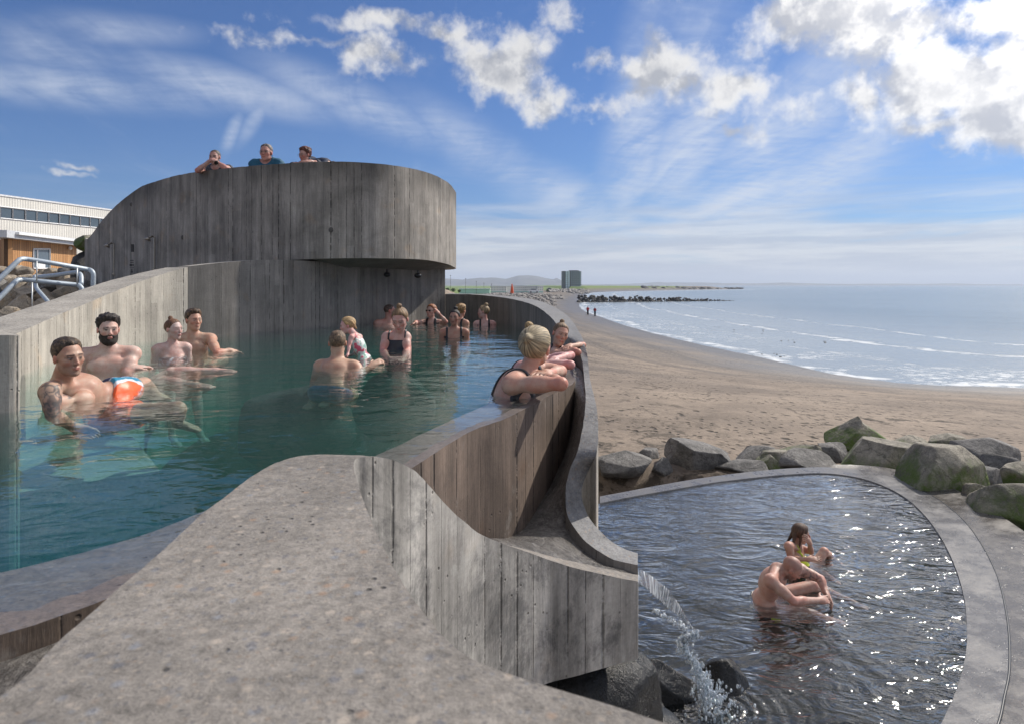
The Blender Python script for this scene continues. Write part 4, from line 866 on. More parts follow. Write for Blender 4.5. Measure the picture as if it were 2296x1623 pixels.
for k in range(9):
    z = bz0+1+fh*(k+.5)
    for (ua, ub, mt_) in [(1268.5,1272.5,BAY),(1273.5,1277.5,BAY),(1281.5,1283,PANE),(1286,1287.6,PANE),(1290.5,1292,PANE),(1295,1296.6,PANE),(1299.5,1302,PANE)]:
        MB().box(((X(ua)+X(ub))/2, 799.9, z), (X(ub)-X(ua), .4, fh*(.8 if mt_ is BAY else .5))).build('window', mt_, tw)
for k in range(9): MB().box((X(1303)+.4, 801.5, bz0+1+fh*(k+.35)), (1.2, 3, .35)).build('balcony_slab', PANE, tw)
WB = plain('off-white render', (.85, .85, .80), .7); DKW = plain('small dark panes', (.08, .09, .10), .3); GRN = plain('green lower storey', (.40, .62, .54), .7); RFM = plain('pale roof', (.62,.66,.7), .5)
for (u0, u1, v0, Y, nw, lab) in [(1100,1136,642.5,305,6,'leftmost wing of the long off-white three-storey building'),(1152,1181,642,300,6,'middle wing of the long off-white building, behind the orange marker'),(1181,1204,643,298,5,'right wing of the long off-white building'),(1205,1218,643,290,3,'small end block of the off-white building, nearest the tower')]:
    x0, x1, zt_ = fbox(u0, u1, v0, Y, 12, 0); zb = CH-(656.5-CV)/F*Y; b = empty('white_house', ((x0+x1)/2, Y, zb)); tag(b, lab, 'building', 'off-white buildings behind the bank')
    MB().box(((x0+x1)/2, Y+5, (zt_+zb)/2-.5), (x1-x0, 10, zt_-zb+1)).build('wall', WB, b); MB().box(((x0+x1)/2, Y+5, zt_+.1), (x1-x0+.4, 10.4, .22)).build('roof', RFM, b)
    for i in range(nw):
        for j in range(2): MB().box((x0+(x1-x0)*(i+.5)/nw, Y-.02, zb+(zt_-zb)*(.45+.33*j)), ((x1-x0)/nw*.34, .1, (zt_-zb)*.11)).build('window', DKW, b)
    MB().box(((x0+x1)/2, Y-.06, zb+.3), (x1-x0, .1, .5)).build('plinth', GRN, b)
for (u0, u1, v0, lab) in [(1030,1098,648.5,'long low pale building left of the off-white ones'),(1136,1152,643,'narrow pale link block behind the orange marker')]:
    Y = 330; x0, x1, zt_ = fbox(u0, u1, v0, Y, 12, 0); zb = CH-(656-CV)/F*Y; b = empty('low_building', ((x0+x1)/2, Y, zb)); tag(b, lab, 'building')
    MB().box(((x0+x1)/2, Y+4, (zt_+zb)/2-.5), (x1-x0, 8, zt_-zb+1)).build('wall', GRN if u0 == 1030 else WB, b); MB().box(((x0+x1)/2, Y+4, zt_+.1), (x1-x0+.6, 8.6, .35)).build('roof', RFM, b)
Y = 270; c = P(1148, 657, Y); e = empty('orange_marker', tuple(c)); tag(e, 'small orange tapering marker tower in front of the off-white building', 'tower'); OR = plain('orange paint', (.72, .10, .02), .5)
MB().tube([c-[0,0,.6], c+[0,0,2.6]], [.85, .45], 8).build('tower_body', OR, e); MB().tube([c+[0,0,2.6], c+[0,0,3.3]], [.3, .25], 8).ball(tuple(c+[0,0,3.4]), .3).build('lantern', OR, e)
for (u, v, Y, lab) in [(1010,618.4,190,'tallest light pole, nearest the balcony'),(1044,625.5,235,'second light pole from the balcony'),(1068,631.7,300,'third light pole from the balcony'),(1085,635.4,360,'fourth light pole from the balcony'),(1102,637.4,400,'faintest light pole, above the off-white roof')]:
    z0 = -6; a = P(u, v, Y); e = empty('light_pole', (a[0], a[1], -4)); tag(e, lab, 'light pole', 'light poles along the bank'); w = Y/F*.45
    MB().tube([(a[0], a[1], z0), a], [w, w*.7], 6).build('pole', plain('grey pole', (.10,.10,.11), .6), e); MB().box((a[0], a[1], a[2]), (w*5, w*2, w*2.4)).build('lamp_head', plain('grey pole', (.10,.10,.11), .6), e)
def tiny_car(u, v, Y, mat_, lab):
    c = P(u, v, Y); e = empty('parked_car', tuple(c)); tag(e, lab, 'car')
    MB().box((c[0], c[1], c[2]+.75), (4.2, 1.9, .8)).box((c[0]-.2, c[1], c[2]+1.45), (2.6, 1.7, .7), top=.8).build('body', mat_, e)
    MB().box((c[0]-.2, c[1]-.88, c[2]+1.45), (2.2, .06, .4)).build('window', DKW, e)
    for s in (-1.3, 1.3): MB().tube([(c[0]+s, c[1]-1, c[2]+.35), (c[0]+s, c[1]+1, c[2]+.35)], .35, 10).build('wheel', DKW, e)
tiny_car(1197, 657.3, 265, WHT, 'white van parked in front of the off-white building'); tiny_car(1232, 650.8, 560, plain('dark car paint', (.05,.06,.09), .3), 'dark car parked left of the tower')
rs = np.random.RandomState(5)
def rocks_field(name, pts, sizes, mat_, lab=None, cat=None, kind=None, sub=2):
    Vs = []; Fs = []; n0 = 0; geos = [boulder_geo(300+k, sub, 8, .12) for k in range(10)]
    for i, (p, s) in enumerate(zip(pts, sizes)):
        v, f = geos[i % 10]; a = rs.uniform(0, 6.28); cs, sn = math.cos(a), math.sin(a); w = v*np.array([s*rs.uniform(.7, 1.2), s*rs.uniform(.7, 1.1), s*rs.uniform(.5, .8)])
        w = np.stack([w[:, 0]*cs-w[:, 1]*sn, w[:, 0]*sn+w[:, 1]*cs, w[:, 2]], -1)+np.array(p); Vs.append(w); Fs.append(f+n0); n0 += len(v)
    o = mesh(name, np.concatenate(Vs), np.concatenate(Fs), mat_); tag(o, lab, cat, None, kind); return o
pts = []; sz = []
for i in range(620):
    s = rs.rand(); u = 1297+s*350; Yc = 236+20*s; w = (1-s)**.5; Y = Yc+rs.uniform(-3.5, 3.5); pk = (3.0*(1-s**2.2)+.6)
    pts.append(((u-CU)/F*Y, Y, SEA-.5+pk*rs.rand()**.7*(1-abs(Y-Yc)/4.5)*.85)); sz.append(rs.uniform(.4, .9)*(1.05-.5*s))
rocks_field('breakwater', pts, sz, RK_D, 'low dark breakwater of piled rocks reaching into the bay behind the two walkers', 'breakwater', sub=2)
pts = []; sz = []
Yr = rs.uniform(150, 300, 900); ur = np.where(Yr < 245, rs.uniform(985, 1245, 900), rs.uniform(1100, 1262, 900)); xr = (ur-CU)/F*Yr; pts = np.stack([xr, Yr, terrain_z(xr, Yr)+.1], -1); sz = rs.uniform(.35, .95, 900)*Yr/230
rocks_field('riprap', pts, sz, rock_mat('pale riprap', (.16,.15,.145), (.28,.26,.24)), kind='stuff')
pts = []; sz = []
for i in range(420):
    s = rs.rand(); u = 1440+s*225; v = 651.4-3*s+rs.uniform(-.9, .4); p = Q(u, v, SEA); pts.append((p[0], p[1], SEA+rs.uniform(-.5, 2.4)*(1-s*.7))); sz.append(rs.uniform(2, 5.5)*(1-.5*s))
rocks_field('rocky_shore', pts, sz, RK_D, kind='stuff')
pts = []; sz = []
Yr = rs.uniform(420, 700, 160); xr = (rs.uniform(1225, 1320, 160)-CU)/F*Yr; pts = np.stack([xr, Yr, terrain_z(xr, Yr)+.2], -1); sz = rs.uniform(.8, 2., 160)
rocks_field('shore_stones', pts, sz, rock_mat('pale shore stones', (.2,.19,.18), (.32,.3,.28)), kind='stuff')
pts = []; sz = []
for i in range(34):
    u, v = [(1455,677),(1640,735),(1700,745),(1800,765),(1740,797)][i % 5]; u += rs.uniform(-60, 60); v += rs.uniform(-5, 5); p = Q(u, v, SEA); pts.append((p[0], p[1], SEA)); sz.append(rs.uniform(.05, .13))
rocks_field('seaweed', pts, sz, plain('wet seaweed', (.02,.018,.012), .4), kind='stuff', sub=1)
# bushes on the bank
m, t = newmat('bush leaves'); nz = t.noise(t.pos(), .8, 4); t.out(t.bsdf(Base_Color=t.mix(nz, (.03,.06,.015), (.07,.12,.03)), Roughness=.7)); BSH = m
for (u, v, w, lab) in [(1003,650,5,'dark green bush right beside the balcony pier'),(1016,651,5,'dark green bush just right of the tallest light pole'),(1030,653,4,'small green bush left of the long low building'),(1228,652,3,'green bush between the end block and the tower')]:
    Y = 300; c = P(u, v, Y); e = empty('bush', (c[0], c[1], c[2]-1.2)); tag(e, lab, 'bush', 'bushes on the far bank'); q = MB(); R0 = w/F*Y
    for i in range(260):
        d_ = rs.normal(size=3); d_ /= np.linalg.norm(d_); d_ = d_*rs.uniform(.5, 1.05)*R0*np.array([1, .8, .75]); p = c+d_; a = rs.normal(size=3)*.16*R0; b = rs.normal(size=3)*.16*R0; q.add([p, p+a, p+b, p+a+b*.6], [(0,1,3,2)])
    q.build('leaves', BSH, e); MB().tube([(c[0], c[1], c[2]-1.6), (c[0], c[1], c[2])], .08, 5).build('stem', RK_B, e)
# ------------------------------------------------------------------ water falling from the spout
m, t = newmat('falling water'); p = t.pos(); nz = t.noise(t.vm('MULTIPLY', p, (30, 30, 4)), 1., 5, .6); nrm = t.bump(nz, .5, .01)
gl = t.n('ShaderNodeBsdfGlossy', {'Color': (.95,.97,1), 'Roughness': .08, 'Normal': nrm}).outputs[0]; tr = t.n('ShaderNodeBsdfTransparent', {0: (.9,.93,.95)}).outputs[0]
df = t.bsdf(Base_Color=(.75,.8,.85), Roughness=.3); lw_ = t.n('ShaderNodeLayerWeight', {'Blend': .35, 'Normal': nrm}).outputs[1]
s1_ = t.n('ShaderNodeMixShader', {0: t.m('ADD', t.m('MULTIPLY', lw_, .6), .12), 1: tr, 2: gl}).outputs[0]
t.out(t.n('ShaderNodeMixShader', {0: t.m('MULTIPLY', t.smooth(nz, .46, .66), .8), 1: s1_, 2: df}).outputs[0]); FALL = m
rs = np.random.RandomState(9); A = []; Bp = []
K = 22
for i in range(K):
    s = i/(K-1)
    u0 = 1431+s*132; v0 = 1276+142*s**1.6+6*math.sin(s*9)*s; u1 = 1431+s*105; v1 = 1306+ (1408-1306)*s**1.35
    if s > .55: u1 += (s-.55)*60; v1 += (s-.55)*10
    Y = 2.80+1.15*s; A.append(P(u0, v0, Y)); Bp.append(P(u1, v1, Y-.12*(1-s)))
o = sheet('waterfall', A, Bp, FALL, n=12, k=3, thick=.01, wav=.014, seed=4)
for q in o.data.polygons: q.use_smooth = True
tag(o, 'clear sheet of water spilling from the concrete spout', 'waterfall')
dm = MB()
path = [(1560,1422,3.95),(1540,1416,3.9),(1500,1395,3.7),(1528,1440,3.95),(1560,1490,4.05),(1578,1535,4.1),(1590,1560,4.15),(1605,1585,4.18),(1640,1610,4.2)]
path = catmull_n(np.array([P(*q) for q in path[:1]+path[3:]]), 8)
for i in range(950):
    s = rs.rand(); k = s*(len(path)-1); p = path[int(k)]+rs.normal(size=3)*(.012+.085*s**2.2)*np.array([1, .6, 1]); r = rs.uniform(.003, .011); dm.ball(tuple(p), (r, r, r*rs.uniform(1, 2)), 6)
for i in range(120):
    s = rs.rand(); p = P(1470+s*75+rs.normal()*4, 1370+s*42+rs.normal()*4, 3.55+.35*s); r = rs.uniform(.003, .009); dm.ball(tuple(p), r, 6)
for i in range(70):
    p = P(1400+rs.normal()*25, rs.uniform(1480, 1600), 3.2); r = rs.uniform(.0015, .004); dm.ball(tuple(p), r, 6)
dm.build('droplets', FALL, o, smooth=True)
# ------------------------------------------------------------------ people: smooth bodies from blended distance fields
class Field:
    def __init__(s, prims, res, pad=.02):
        lo = np.full(3, 1e9); hi = -lo
        for p in prims:
            if p['op'] == 'sub': continue
            lo = np.minimum(lo, p['lo']); hi = np.maximum(hi, p['hi'])
        s.h = res; s.o = lo-pad-res*2; s.n = np.ceil((hi-lo+2*pad+4*res)/res).astype(int)+1
        s.ax = [s.o[i]+np.arange(s.n[i])*res for i in range(3)]
    def eval(s, prims, big=.25):
        f = np.full(s.n, big, np.float32)
        for p in prims:
            k = p['k']; a = np.clip(np.floor((p['lo']-k-s.h*3-s.o)/s.h).astype(int), 0, s.n-1); b = np.clip(np.ceil((p['hi']+k+s.h*3-s.o)/s.h).astype(int)+1, 1, s.n)
            if (b <= a).any(): continue
            X = s.ax[0][a[0]:b[0]][:, None, None]; Y = s.ax[1][a[1]:b[1]][None, :, None]; Z = s.ax[2][a[2]:b[2]][None, None, :]
            d = p['f'](X, Y, Z).astype(np.float32); sl_ = (slice(a[0], b[0]), slice(a[1], b[1]), slice(a[2], b[2])); g = f[sl_]
            if p['op'] == 'sub': g2 = -g; h = np.clip(k-np.abs(g2-d), 0, None)/k; f[sl_] = -(np.minimum(g2, d)-h*h*k*.25)
            else: h = np.clip(k-np.abs(g-d), 0, None)/k; f[sl_] = np.minimum(g, d)-h*h*k*.25
        return f
    def grid(s): return np.meshgrid(*s.ax, indexing='ij')
    def surface(s, f):
        ins = f < 0; c = np.zeros(np.array(f.shape)-1, np.int8)
        for dx in (0, 1):
            for dy in (0, 1):
                for dz in (0, 1): c += ins[dx:f.shape[0]-1+dx, dy:f.shape[1]-1+dy, dz:f.shape[2]-1+dz]
        idx = np.argwhere((c > 0) & (c < 8)); 
        if len(idx) == 0: return np.zeros((0, 3)), np.zeros((0, 4), int)
        vid = np.full(c.shape, -1, np.int64); vid[tuple(idx.T)] = np.arange(len(idx))
        acc = np.zeros((len(idx), 3)); cnt = np.zeros(len(idx))
        cor = [(0,0,0),(1,0,0),(0,1,0),(1,1,0),(0,0,1),(1,0,1),(0,1,1),(1,1,1)]
        val = [f[idx[:, 0]+a, idx[:, 1]+b, idx[:, 2]+c_] for a, b, c_ in cor]
        for i in range(8):
            for j in range(i+1, 8):
                if sum(abs(cor[i][q]-cor[j][q]) for q in range(3)) != 1: continue
                m_ = (val[i] < 0) != (val[j] < 0); t = np.where(m_, val[i]/(val[i]-val[j]+1e-12), 0)
                for q in range(3): acc[:, q] += np.where(m_, cor[i][q]+(cor[j][q]-cor[i][q])*t, 0)
                cnt += m_
        V = (idx+acc/cnt[:, None])*s.h+s.o; Fs = []
        for ax in range(3):
            a = [slice(None)]*3; b = [slice(None)]*3; a[ax] = slice(0, -1); b[ax] = slice(1, None)
            ch = ins[tuple(a)] != ins[tuple(b)]; e = np.argwhere(ch); o1, o2 = [(1, 2), (2, 0), (0, 1)][ax]
            e = e[(e[:, o1] > 0) & (e[:, o2] > 0) & (e[:, o1] < vid.shape[o1]) & (e[:, o2] < vid.shape[o2])]
            def g(d1, d2): q = e.copy(); q[:, o1] += d1; q[:, o2] += d2; return vid[tuple(q.T)]
            quad = np.stack([g(-1, -1), g(0, -1), g(0, 0), g(-1, 0)], -1); flip = ~ins[tuple(e.T)]
            quad[flip] = quad[flip][:, ::-1]; Fs.append(quad)
        Fq = np.concatenate(Fs); return V, Fq[(Fq >= 0).all(1)]
def cap(a, b, r1, r2=None, k=.02, op='add'):
    a = np.array(a, float); b = np.array(b, float); r2 = r1 if r2 is None else r2; ab = b-a; L = ab@ab+1e-12
    def f(X, Y, Z):
        t = np.clip(((X-a[0])*ab[0]+(Y-a[1])*ab[1]+(Z-a[2])*ab[2])/L, 0, 1)
        return np.sqrt((X-a[0]-t*ab[0])**2+(Y-a[1]-t*ab[1])**2+(Z-a[2]-t*ab[2])**2)-(r1+(r2-r1)*t)
    r = max(r1, r2); return dict(f=f, lo=np.minimum(a, b)-r, hi=np.maximum(a, b)+r, k=k, op=op)
def ell(c, r, M=None, k=.02, op='add'):
    c = np.array(c, float); r = np.array(r, float); M = np.eye(3) if M is None else M     # M columns = local axes in world
    def f(X, Y, Z):
        dx, dy, dz = X-c[0], Y-c[1], Z-c[2]; q = [dx*M[0, i]+dy*M[1, i]+dz*M[2, i] for i in range(3)]
        k0 = np.sqrt(sum((q[i]/r[i])**2 for i in range(3))); k1 = np.sqrt(sum((q[i]/r[i]**2)**2 for i in range(3)))+1e-9
        return k0*(k0-1)/k1
    e = np.sqrt(((M*r)**2).sum(1)); return dict(f=f, lo=c-e, hi=c+e, k=k, op=op)
def frame(az, pitch=0, roll=0):
    """columns right, forward, up; az = where it faces (0 away from the viewer, 90 right, 180 to the viewer), pitch up+, roll clockwise seen from behind"""
    a, p, r = R(az), R(pitch), R(roll); fw = np.array([math.sin(a)*math.cos(p), math.cos(a)*math.cos(p), math.sin(p)]); rt = np.array([math.cos(a), -math.sin(a), 0.])
    up = np.cross(rt, fw); rt2 = rt*math.cos(r)-up*math.sin(r); up2 = up*math.cos(r)+rt*math.sin(r); return np.stack([rt2, fw, up2], 1)
def skin_material():
    m, t = newmat('skin'); c = t.attr('Col', 'Color'); p = t.pos(); n1 = t.noise(p, 22, 4, .6); n2 = t.noise(p, 130, 3, .6)
    c = t.mul(c, t.mix(t.smooth(n1, .35, .65), (.95, .84, .82), (1.03, 1.08, 1.10))); c = t.mul(c, t.ramp(n2, [(.3, .93), (.7, 1.06)])); h = t.noise(p, 420, 3, .6)
    t.out(t.bsdf(Base_Color=c, Roughness=t.ramp(n2, [(.35, .40), (.65, .66)]), Subsurface_Weight=.12, Subsurface_Radius=(.8, .3, .15), Subsurface_Scale=.012, Normal=t.bump(h, .25, .002))); return m
def vcol_material(name, rough, bump=0., sc=200, sheen=0.):
    m, t = newmat(name); c = t.attr('Col', 'Color'); p = t.pos(); n = t.noise(p, sc, 4, .6); c = t.mul(c, t.ramp(n, [(.3, .8), (.7, 1.2)]))
    t.out(t.bsdf(Base_Color=c, Roughness=rough, Normal=t.bump(n, bump, .004))); return m
SKIN = skin_material()
def hair_material():
    m, t = newmat('hair'); c = t.attr('Col', 'Color'); f = t.comb(t.attr('fx'), t.attr('fy'), t.attr('fz')); n = t.noise(f, 1., 5, .65); n2 = t.noise(t.pos(), 260, 3, .6)
    c = t.mul(c, t.ramp(n, [(.34, .25), (.5, .9), (.66, 1.8)])); t.out(t.bsdf(Base_Color=c, Roughness=.62, Normal=t.bump(t.m('ADD', n, t.m('MULTIPLY', n2, .3)), .55, .008))); return m
HAIR = hair_material(); BEARD = vcol_material("beard", .75, .4, 320); CLOTH = vcol_material('cloth', .75, .3, 160); SWIM = vcol_material('swim fabric', .4, .2, 260)
BLK = plain('black plastic', (.008, .008, .009), .25); GLM = plain('spectacle metal', (.12, .1, .1), .3, .5)
def hand_prims(w, tip, nrm, s, curl=.35, thumb=1, spread=1.):
    """palm, four fingers of unequal length and a side thumb; w wrist, tip rough fingertip target, nrm back-of-hand direction"""
    w = np.array(w, float); d = np.array(tip, float)-w; d /= np.linalg.norm(d)+1e-9; nrm = np.array(nrm, float); nrm -= d*(nrm@d); nrm /= np.linalg.norm(nrm)+1e-9; sd_ = np.cross(d, nrm)*thumb
    M = np.stack([sd_, d, nrm], 1); pr = [ell(w+d*.048*s, np.array([.040, .052, .016])*s, M, k=.018*s), cap(w, w+d*.03*s, .025*s, .026*s, k=.02*s)]
    for i, (L, off) in enumerate([(.070, .030), (.079, .010), (.074, -.010), (.058, -.029)]):
        b = w+d*(.088-.004*abs(i-1.2))*s+sd_*off*s; c1 = curl*(.8+.15*i); d1 = d*math.cos(c1)-nrm*math.sin(c1)+sd_*(.10-.07*i)*spread; d1 /= np.linalg.norm(d1); e = b+d1*L*.5*s
        d2 = d*math.cos(c1*2.3)-nrm*math.sin(c1*2.3)+sd_*(.08-.06*i)*spread; d2 /= np.linalg.norm(d2); g = e+d2*L*.5*s
        pr += [cap(b-d*.02*s, e, .0098*s, .0088*s, k=.004*s), cap(e, g, .0088*s, .0072*s, k=.004*s)]
    tb = w+d*.022*s+sd_*.032*s; t1 = d*.62+sd_*.72-nrm*.15; t1 /= np.linalg.norm(t1); tm = tb+t1*.034*s; t2 = d*.9+sd_*.35-nrm*.25; t2 /= np.linalg.norm(t2)
    pr += [cap(tb, tm, .0125*s, .0105*s, k=.010*s), cap(tm, tm+t2*.032*s, .0102*s, .0085*s, k=.004*s)]
    return pr
PEOPLE = []
HAIRL = ([-.12, -.06, -.035, -.005, .02, .035, .05, .065, .09], [-.078, -.074, -.045, .002, .012, .040, .072, .082, .088])
def person(label, u, v, Y, hp, az=180, pitch=0, roll=0, body=None, lean=0, side=0, sex='m', skin=(.50, .29, .20), hair=None, armL=None, armR=None, legs=None, pelvis=None, wear=(), tattoo=(), beard=None, child=1., build=1., group='bathers in the upper pool', glasses=None, stubble=0, s=None, res=None, hc=None, neck=None, lipc=None):
    Hc = P(u, v, Y) if hc is None else np.array(hc, float); s = hp*.885*Y/(.232*F) if s is None else s; b = s*child*1.06; body = az if body is None else body
    RH = frame(az, pitch, roll); T = frame(body); f_ = sex == 'f'; bw = build
    up = T[:, 2]*math.cos(R(lean))+T[:, 1]*math.sin(R(lean))+T[:, 0]*math.sin(R(side)); up /= np.linalg.norm(up)      # lean>0: chest ahead of the hips
    rt = T[:, 0]-up*(T[:, 0]@up); rt /= np.linalg.norm(rt); fw = np.cross(up, rt); TM = np.stack([rt, fw, up], 1)
    H = lambda x, y, z: Hc+RH@(np.array([x, y, z])*s)
    N = (Hc-RH[:, 2]*.105*s-RH[:, 1]*.02*s-up*(.058 if not f_ else .062)*s) if neck is None else np.array(neck, float)
    Tp = lambda x, y, z: N+TM@(np.array([x, y, z])*b)
    pel = Tp(0, 0, -.50) if pelvis is None else np.array(pelvis, float)
    wS = (.178 if not f_ else .152)*bw
    g = 1.0 if not f_ else .86
    rv = np.random.RandomState(sum(ord(c_)*(i_+3) for i_, c_ in enumerate(label)) % 99991); jf, nf, cf, ef = rv.uniform(.90, 1.12), rv.uniform(.85, 1.2), rv.uniform(.85, 1.15), rv.uniform(.93, 1.08)
    skin = np.array(skin)*rv.uniform(.94, 1.06)*np.array([1, rv.uniform(.97, 1.05), rv.uniform(.96, 1.08)])
    head = [ell(H(0, -.012, .034), np.array([.076, .096, .082])*s, RH, k=.02*s), ell(H(0, .028, -.022), np.array([.060, .062, .085])*s, RH, k=.025*s),
        ell(H(0, .030, -.066), np.array([(.050 if not f_ else .044)*jf, .052, .044*cf**.5])*s, RH, k=.02*s), cap(H(0, .070, -.098), H(0, .066, -.095), .017*s, k=.02*s),
        cap(H(.046*g**.5, .0, -.055), H(.018, .062, -.094), .017*s, .014*s, k=.02*s), cap(H(-.046*g**.5, .0, -.055), H(-.018, .062, -.094), .017*s, .014*s, k=.02*s),
        cap(H(.041, .058, -.014), H(.041, .058, -.014), .024*s, k=.02*s), cap(H(-.041, .058, -.014), H(-.041, .058, -.014), .024*s, k=.02*s),
        cap(H(.012, .084, .027), H(.046, .068, .026), .0115*s, k=.014*s), cap(H(-.012, .084, .027), H(-.046, .068, .026), .0115*s, k=.014*s),
        cap(H(.032, .103, .006), H(.032, .103, .006), .017*s, k=.010*s, op='sub'), cap(H(-.032, .103, .006), H(-.032, .103, .006), .017*s, k=.010*s, op='sub'),
        cap(H(.031, .079, .006), H(.031, .079, .006), .0125*s, k=.003*s), cap(H(-.031, .079, .006), H(-.031, .079, .006), .0125*s, k=.003*s),
        cap(H(0, .086, .018), H(0, .105*(.985 if f_ else 1.02)+.004*(nf-1)*8*.2, -.026-.004*(nf-1)*5), .0075*s*nf, .0118*s*g**.5*nf, k=.010*s), cap(H(.011, .098, -.031), H(-.011, .098, -.031), .0085*s, k=.006*s),
        ell(H(0, .0905, -.055), np.array([.022, .010, .0065])*s, RH, k=.006*s), ell(H(0, .0895, -.066), np.array([.019, .011, .0075])*s, RH, k=.006*s),
        cap(H(-.018, .103, -.0605), H(.018, .103, -.0605), .0035*s, k=.004*s, op='sub'),
        ell(H(.078, -.006, -.002), np.array([.0085, .019, .031])*s, RH, k=.006*s), ell(H(-.078, -.006, -.002), np.array([.0085, .019, .031])*s, RH, k=.006*s)]
    nr = (.058 if not f_ else .046)
    neckp = [cap(H(0, -.018, -.045), N-up*.01*b, nr*s, nr*1.06*s, k=.03*s)]
    sh = {1: Tp(wS, -.005, -.052), -1: Tp(-wS, -.005, -.052)}
    if armR and len(armR) > 3 and armR[3] is not None: sh[1] = np.array(armR[3], float)
    if armL and len(armL) > 3 and armL[3] is not None: sh[-1] = np.array(armL[3], float)
    mid = (N*.45+pel*.55)
    ax2 = N-pel; ax2 /= np.linalg.norm(ax2); rt3 = rt-ax2*(rt@ax2); rt3 /= np.linalg.norm(rt3); TM2 = np.stack([rt3, np.cross(ax2, rt3), ax2], 1)
    rt_ = min(1., max(.55, np.linalg.norm(N-pel)/(.5*b))); torso = [ell(N+(pel-N)*.34-fw*.008*b, np.array([.150*bw*g**.5, .098*bw, .185*rt_])*b, TM, k=.04*b), ell(mid, np.array([.128*bw*g**.6, .092*bw, .15*rt_])*b, TM2, k=.05*b), ell(pel, np.array([.155*bw, .105, .115])*b, TM2, k=.05*b)]
    for q in (1, -1):
        torso.append(cap(N-up*.012*b-fw*.012*b, sh[q]*.8+N*.2+up*.012*b, (.050 if not f_ else .040)*b*bw, .045*b, k=.035*b)); torso.append(cap(sh[q], sh[q], (.064 if not f_ else .050)*b*bw, k=.03*b))
        if not f_: torso.append(ell(Tp(q*.072, .068, -.135), np.array([.074, .026, .052])*b*bw, TM, k=.03*b))
        elif child > .9: torso.append(ell(Tp(q*.070, .072, -.185), np.array([.060, .050, .060])*b, TM, k=.025*b))
        torso.append(cap(Tp(q*.02, .085, -.055) if False else N+fw*.045*b-up*.035*b+rt*q*.018*b, sh[q]+fw*.03*b+up*.01*b, .010*b, k=.018*b))
    limbs = []; ra, re, rw = ((.050, .037, .027) if not f_ else (.040, .031, .022)); 
    for q, arm in ((1, armR), (-1, armL)):
        if arm == 'none': continue
        if arm is None: el = Tp(q*(wS+.045), -.03, -.33); wr = Tp(q*(wS-.0), .15, -.42); tp = Tp(q*(wS-.05), .26, -.44); nm = up+rt*q*.4
        else: el, wr, tp = [np.array(x, float) for x in arm[:3]]; nm = arm[4] if len(arm) > 4 and arm[4] is not None else up+rt*q*.4
        limbs += [cap(sh[q], el, ra*b*bw, re*b*bw, k=.025*b), cap(sh[q]*.55+el*.45+fw*.006, sh[q]*.35+el*.65, ra*.95*b*bw, ra*.8*b*bw, k=.03*b), cap(el, wr, re*b*bw, rw*b, k=.012*b), cap(el*.7+wr*.3, el*.6+wr*.4, re*1.04*b*bw, re*.9*b*bw, k=.02*b)]
        limbs += hand_prims(wr, tp, nm, b*(.94 if f_ else 1.02), curl=(arm[5] if arm is not None and len(arm) > 5 else .3), thumb=(-q if (arm is None or len(arm) < 7) else arm[6]))
    lg = []
    for q, l in ((1, 0), (-1, 1)):
        hip = pel+rt3*q*.088*b-ax2*.05*b
        if legs is None: kn = pel+T[:, 1]*.42*b+rt*q*.13*b+np.array([0, 0, .02])*b; an = kn+T[:, 1]*.10*b-np.array([0, 0, .42])*b; tp = an+T[:, 1]*.18*b-np.array([0, 0, .05])*b
        elif legs == 'float': kn = hip-T[:, 1]*.25*b-np.array([.12, 0, .28])*b; an = kn-T[:, 1]*.36*b-np.array([.1, 0, .10])*b; tp = an-T[:, 1]*.12*b-np.array([0, 0, .10])*b
        elif legs == 'stand': kn = hip-np.array([0, 0, .43])*b+T[:, 1]*.02*b; an = kn-np.array([0, 0, .42])*b; tp = an+T[:, 1]*.17*b-np.array([0, 0, .05])*b
        else: kn, an, tp = [np.array(x, float) for x in legs[l]]
        lg.append((hip, kn, an, tp)); g2 = 1. if not f_ else .95
        limbs += [cap(hip, kn, .082*b*g2, .055*b*g2, k=.05*b), cap(kn, an, .054*b*g2, .034*b*g2, k=.015*b), cap(kn*.75+an*.25-T[:, 1]*.012*b, kn*.6+an*.4, .050*b*g2, .045*b*g2, k=.03*b), cap(an, tp, .034*b, .024*b, k=.015*b)]
        for i in range(5):
            dd_ = tp-an; dd_ /= np.linalg.norm(dd_); sx = np.cross(dd_, np.array([0, 0, 1.])); sx /= np.linalg.norm(sx)+1e-9; o_ = tp+sx*(i-2)*.017*b; limbs.append(cap(o_-dd_*.05*b, o_+dd_*(.028-.004*abs(i-1))*b, .0125*b, .010*b, k=.008*b))
    res = res or min(max(Y/647*.95, .0052), .0115)
    prims = torso+neckp+head[:10]+[p for p in head[10:] if p['op'] == 'add' or True]+limbs
    fld = Field(prims, res); f = fld.eval(prims); V, Fq = fld.surface(f)
    # ---- colour of every vertex
    L = (V-Hc)@RH/s; x, y, z = L.T; C = np.tile(np.array(skin), (len(V), 1)); isH = (np.linalg.norm(L, axis=1) < .19) & (z > -.13)
    def blend(mask, c, a): C[:] = C*(1-(mask*a)[:, None])+np.array(c)*(mask*a)[:, None]
    nz = fbm(V*9, 3, 4); red = np.array(skin)*np.array([1.05, .78, .74]); blend(sstep(nz, .45, .62), red, .45)
    sm = lambda v_, a, b_: 1-sstep(v_, a, b_)
    fr = (y > .03) & isH; R2 = lambda cx, cz, rx, rz: np.sqrt(((np.abs(x)-cx)/rx)**2+((z-cz)/rz)**2)
    blend(sm(R2(.042, -.03, .028, .026), .3, 1)*fr, red*np.array([1.08, .85, .85]), .55); blend(sm(np.sqrt((x/.02)**2+((z+.026)/.02)**2), .3, 1)*fr, red*np.array([1.08, .85, .85]), .5)
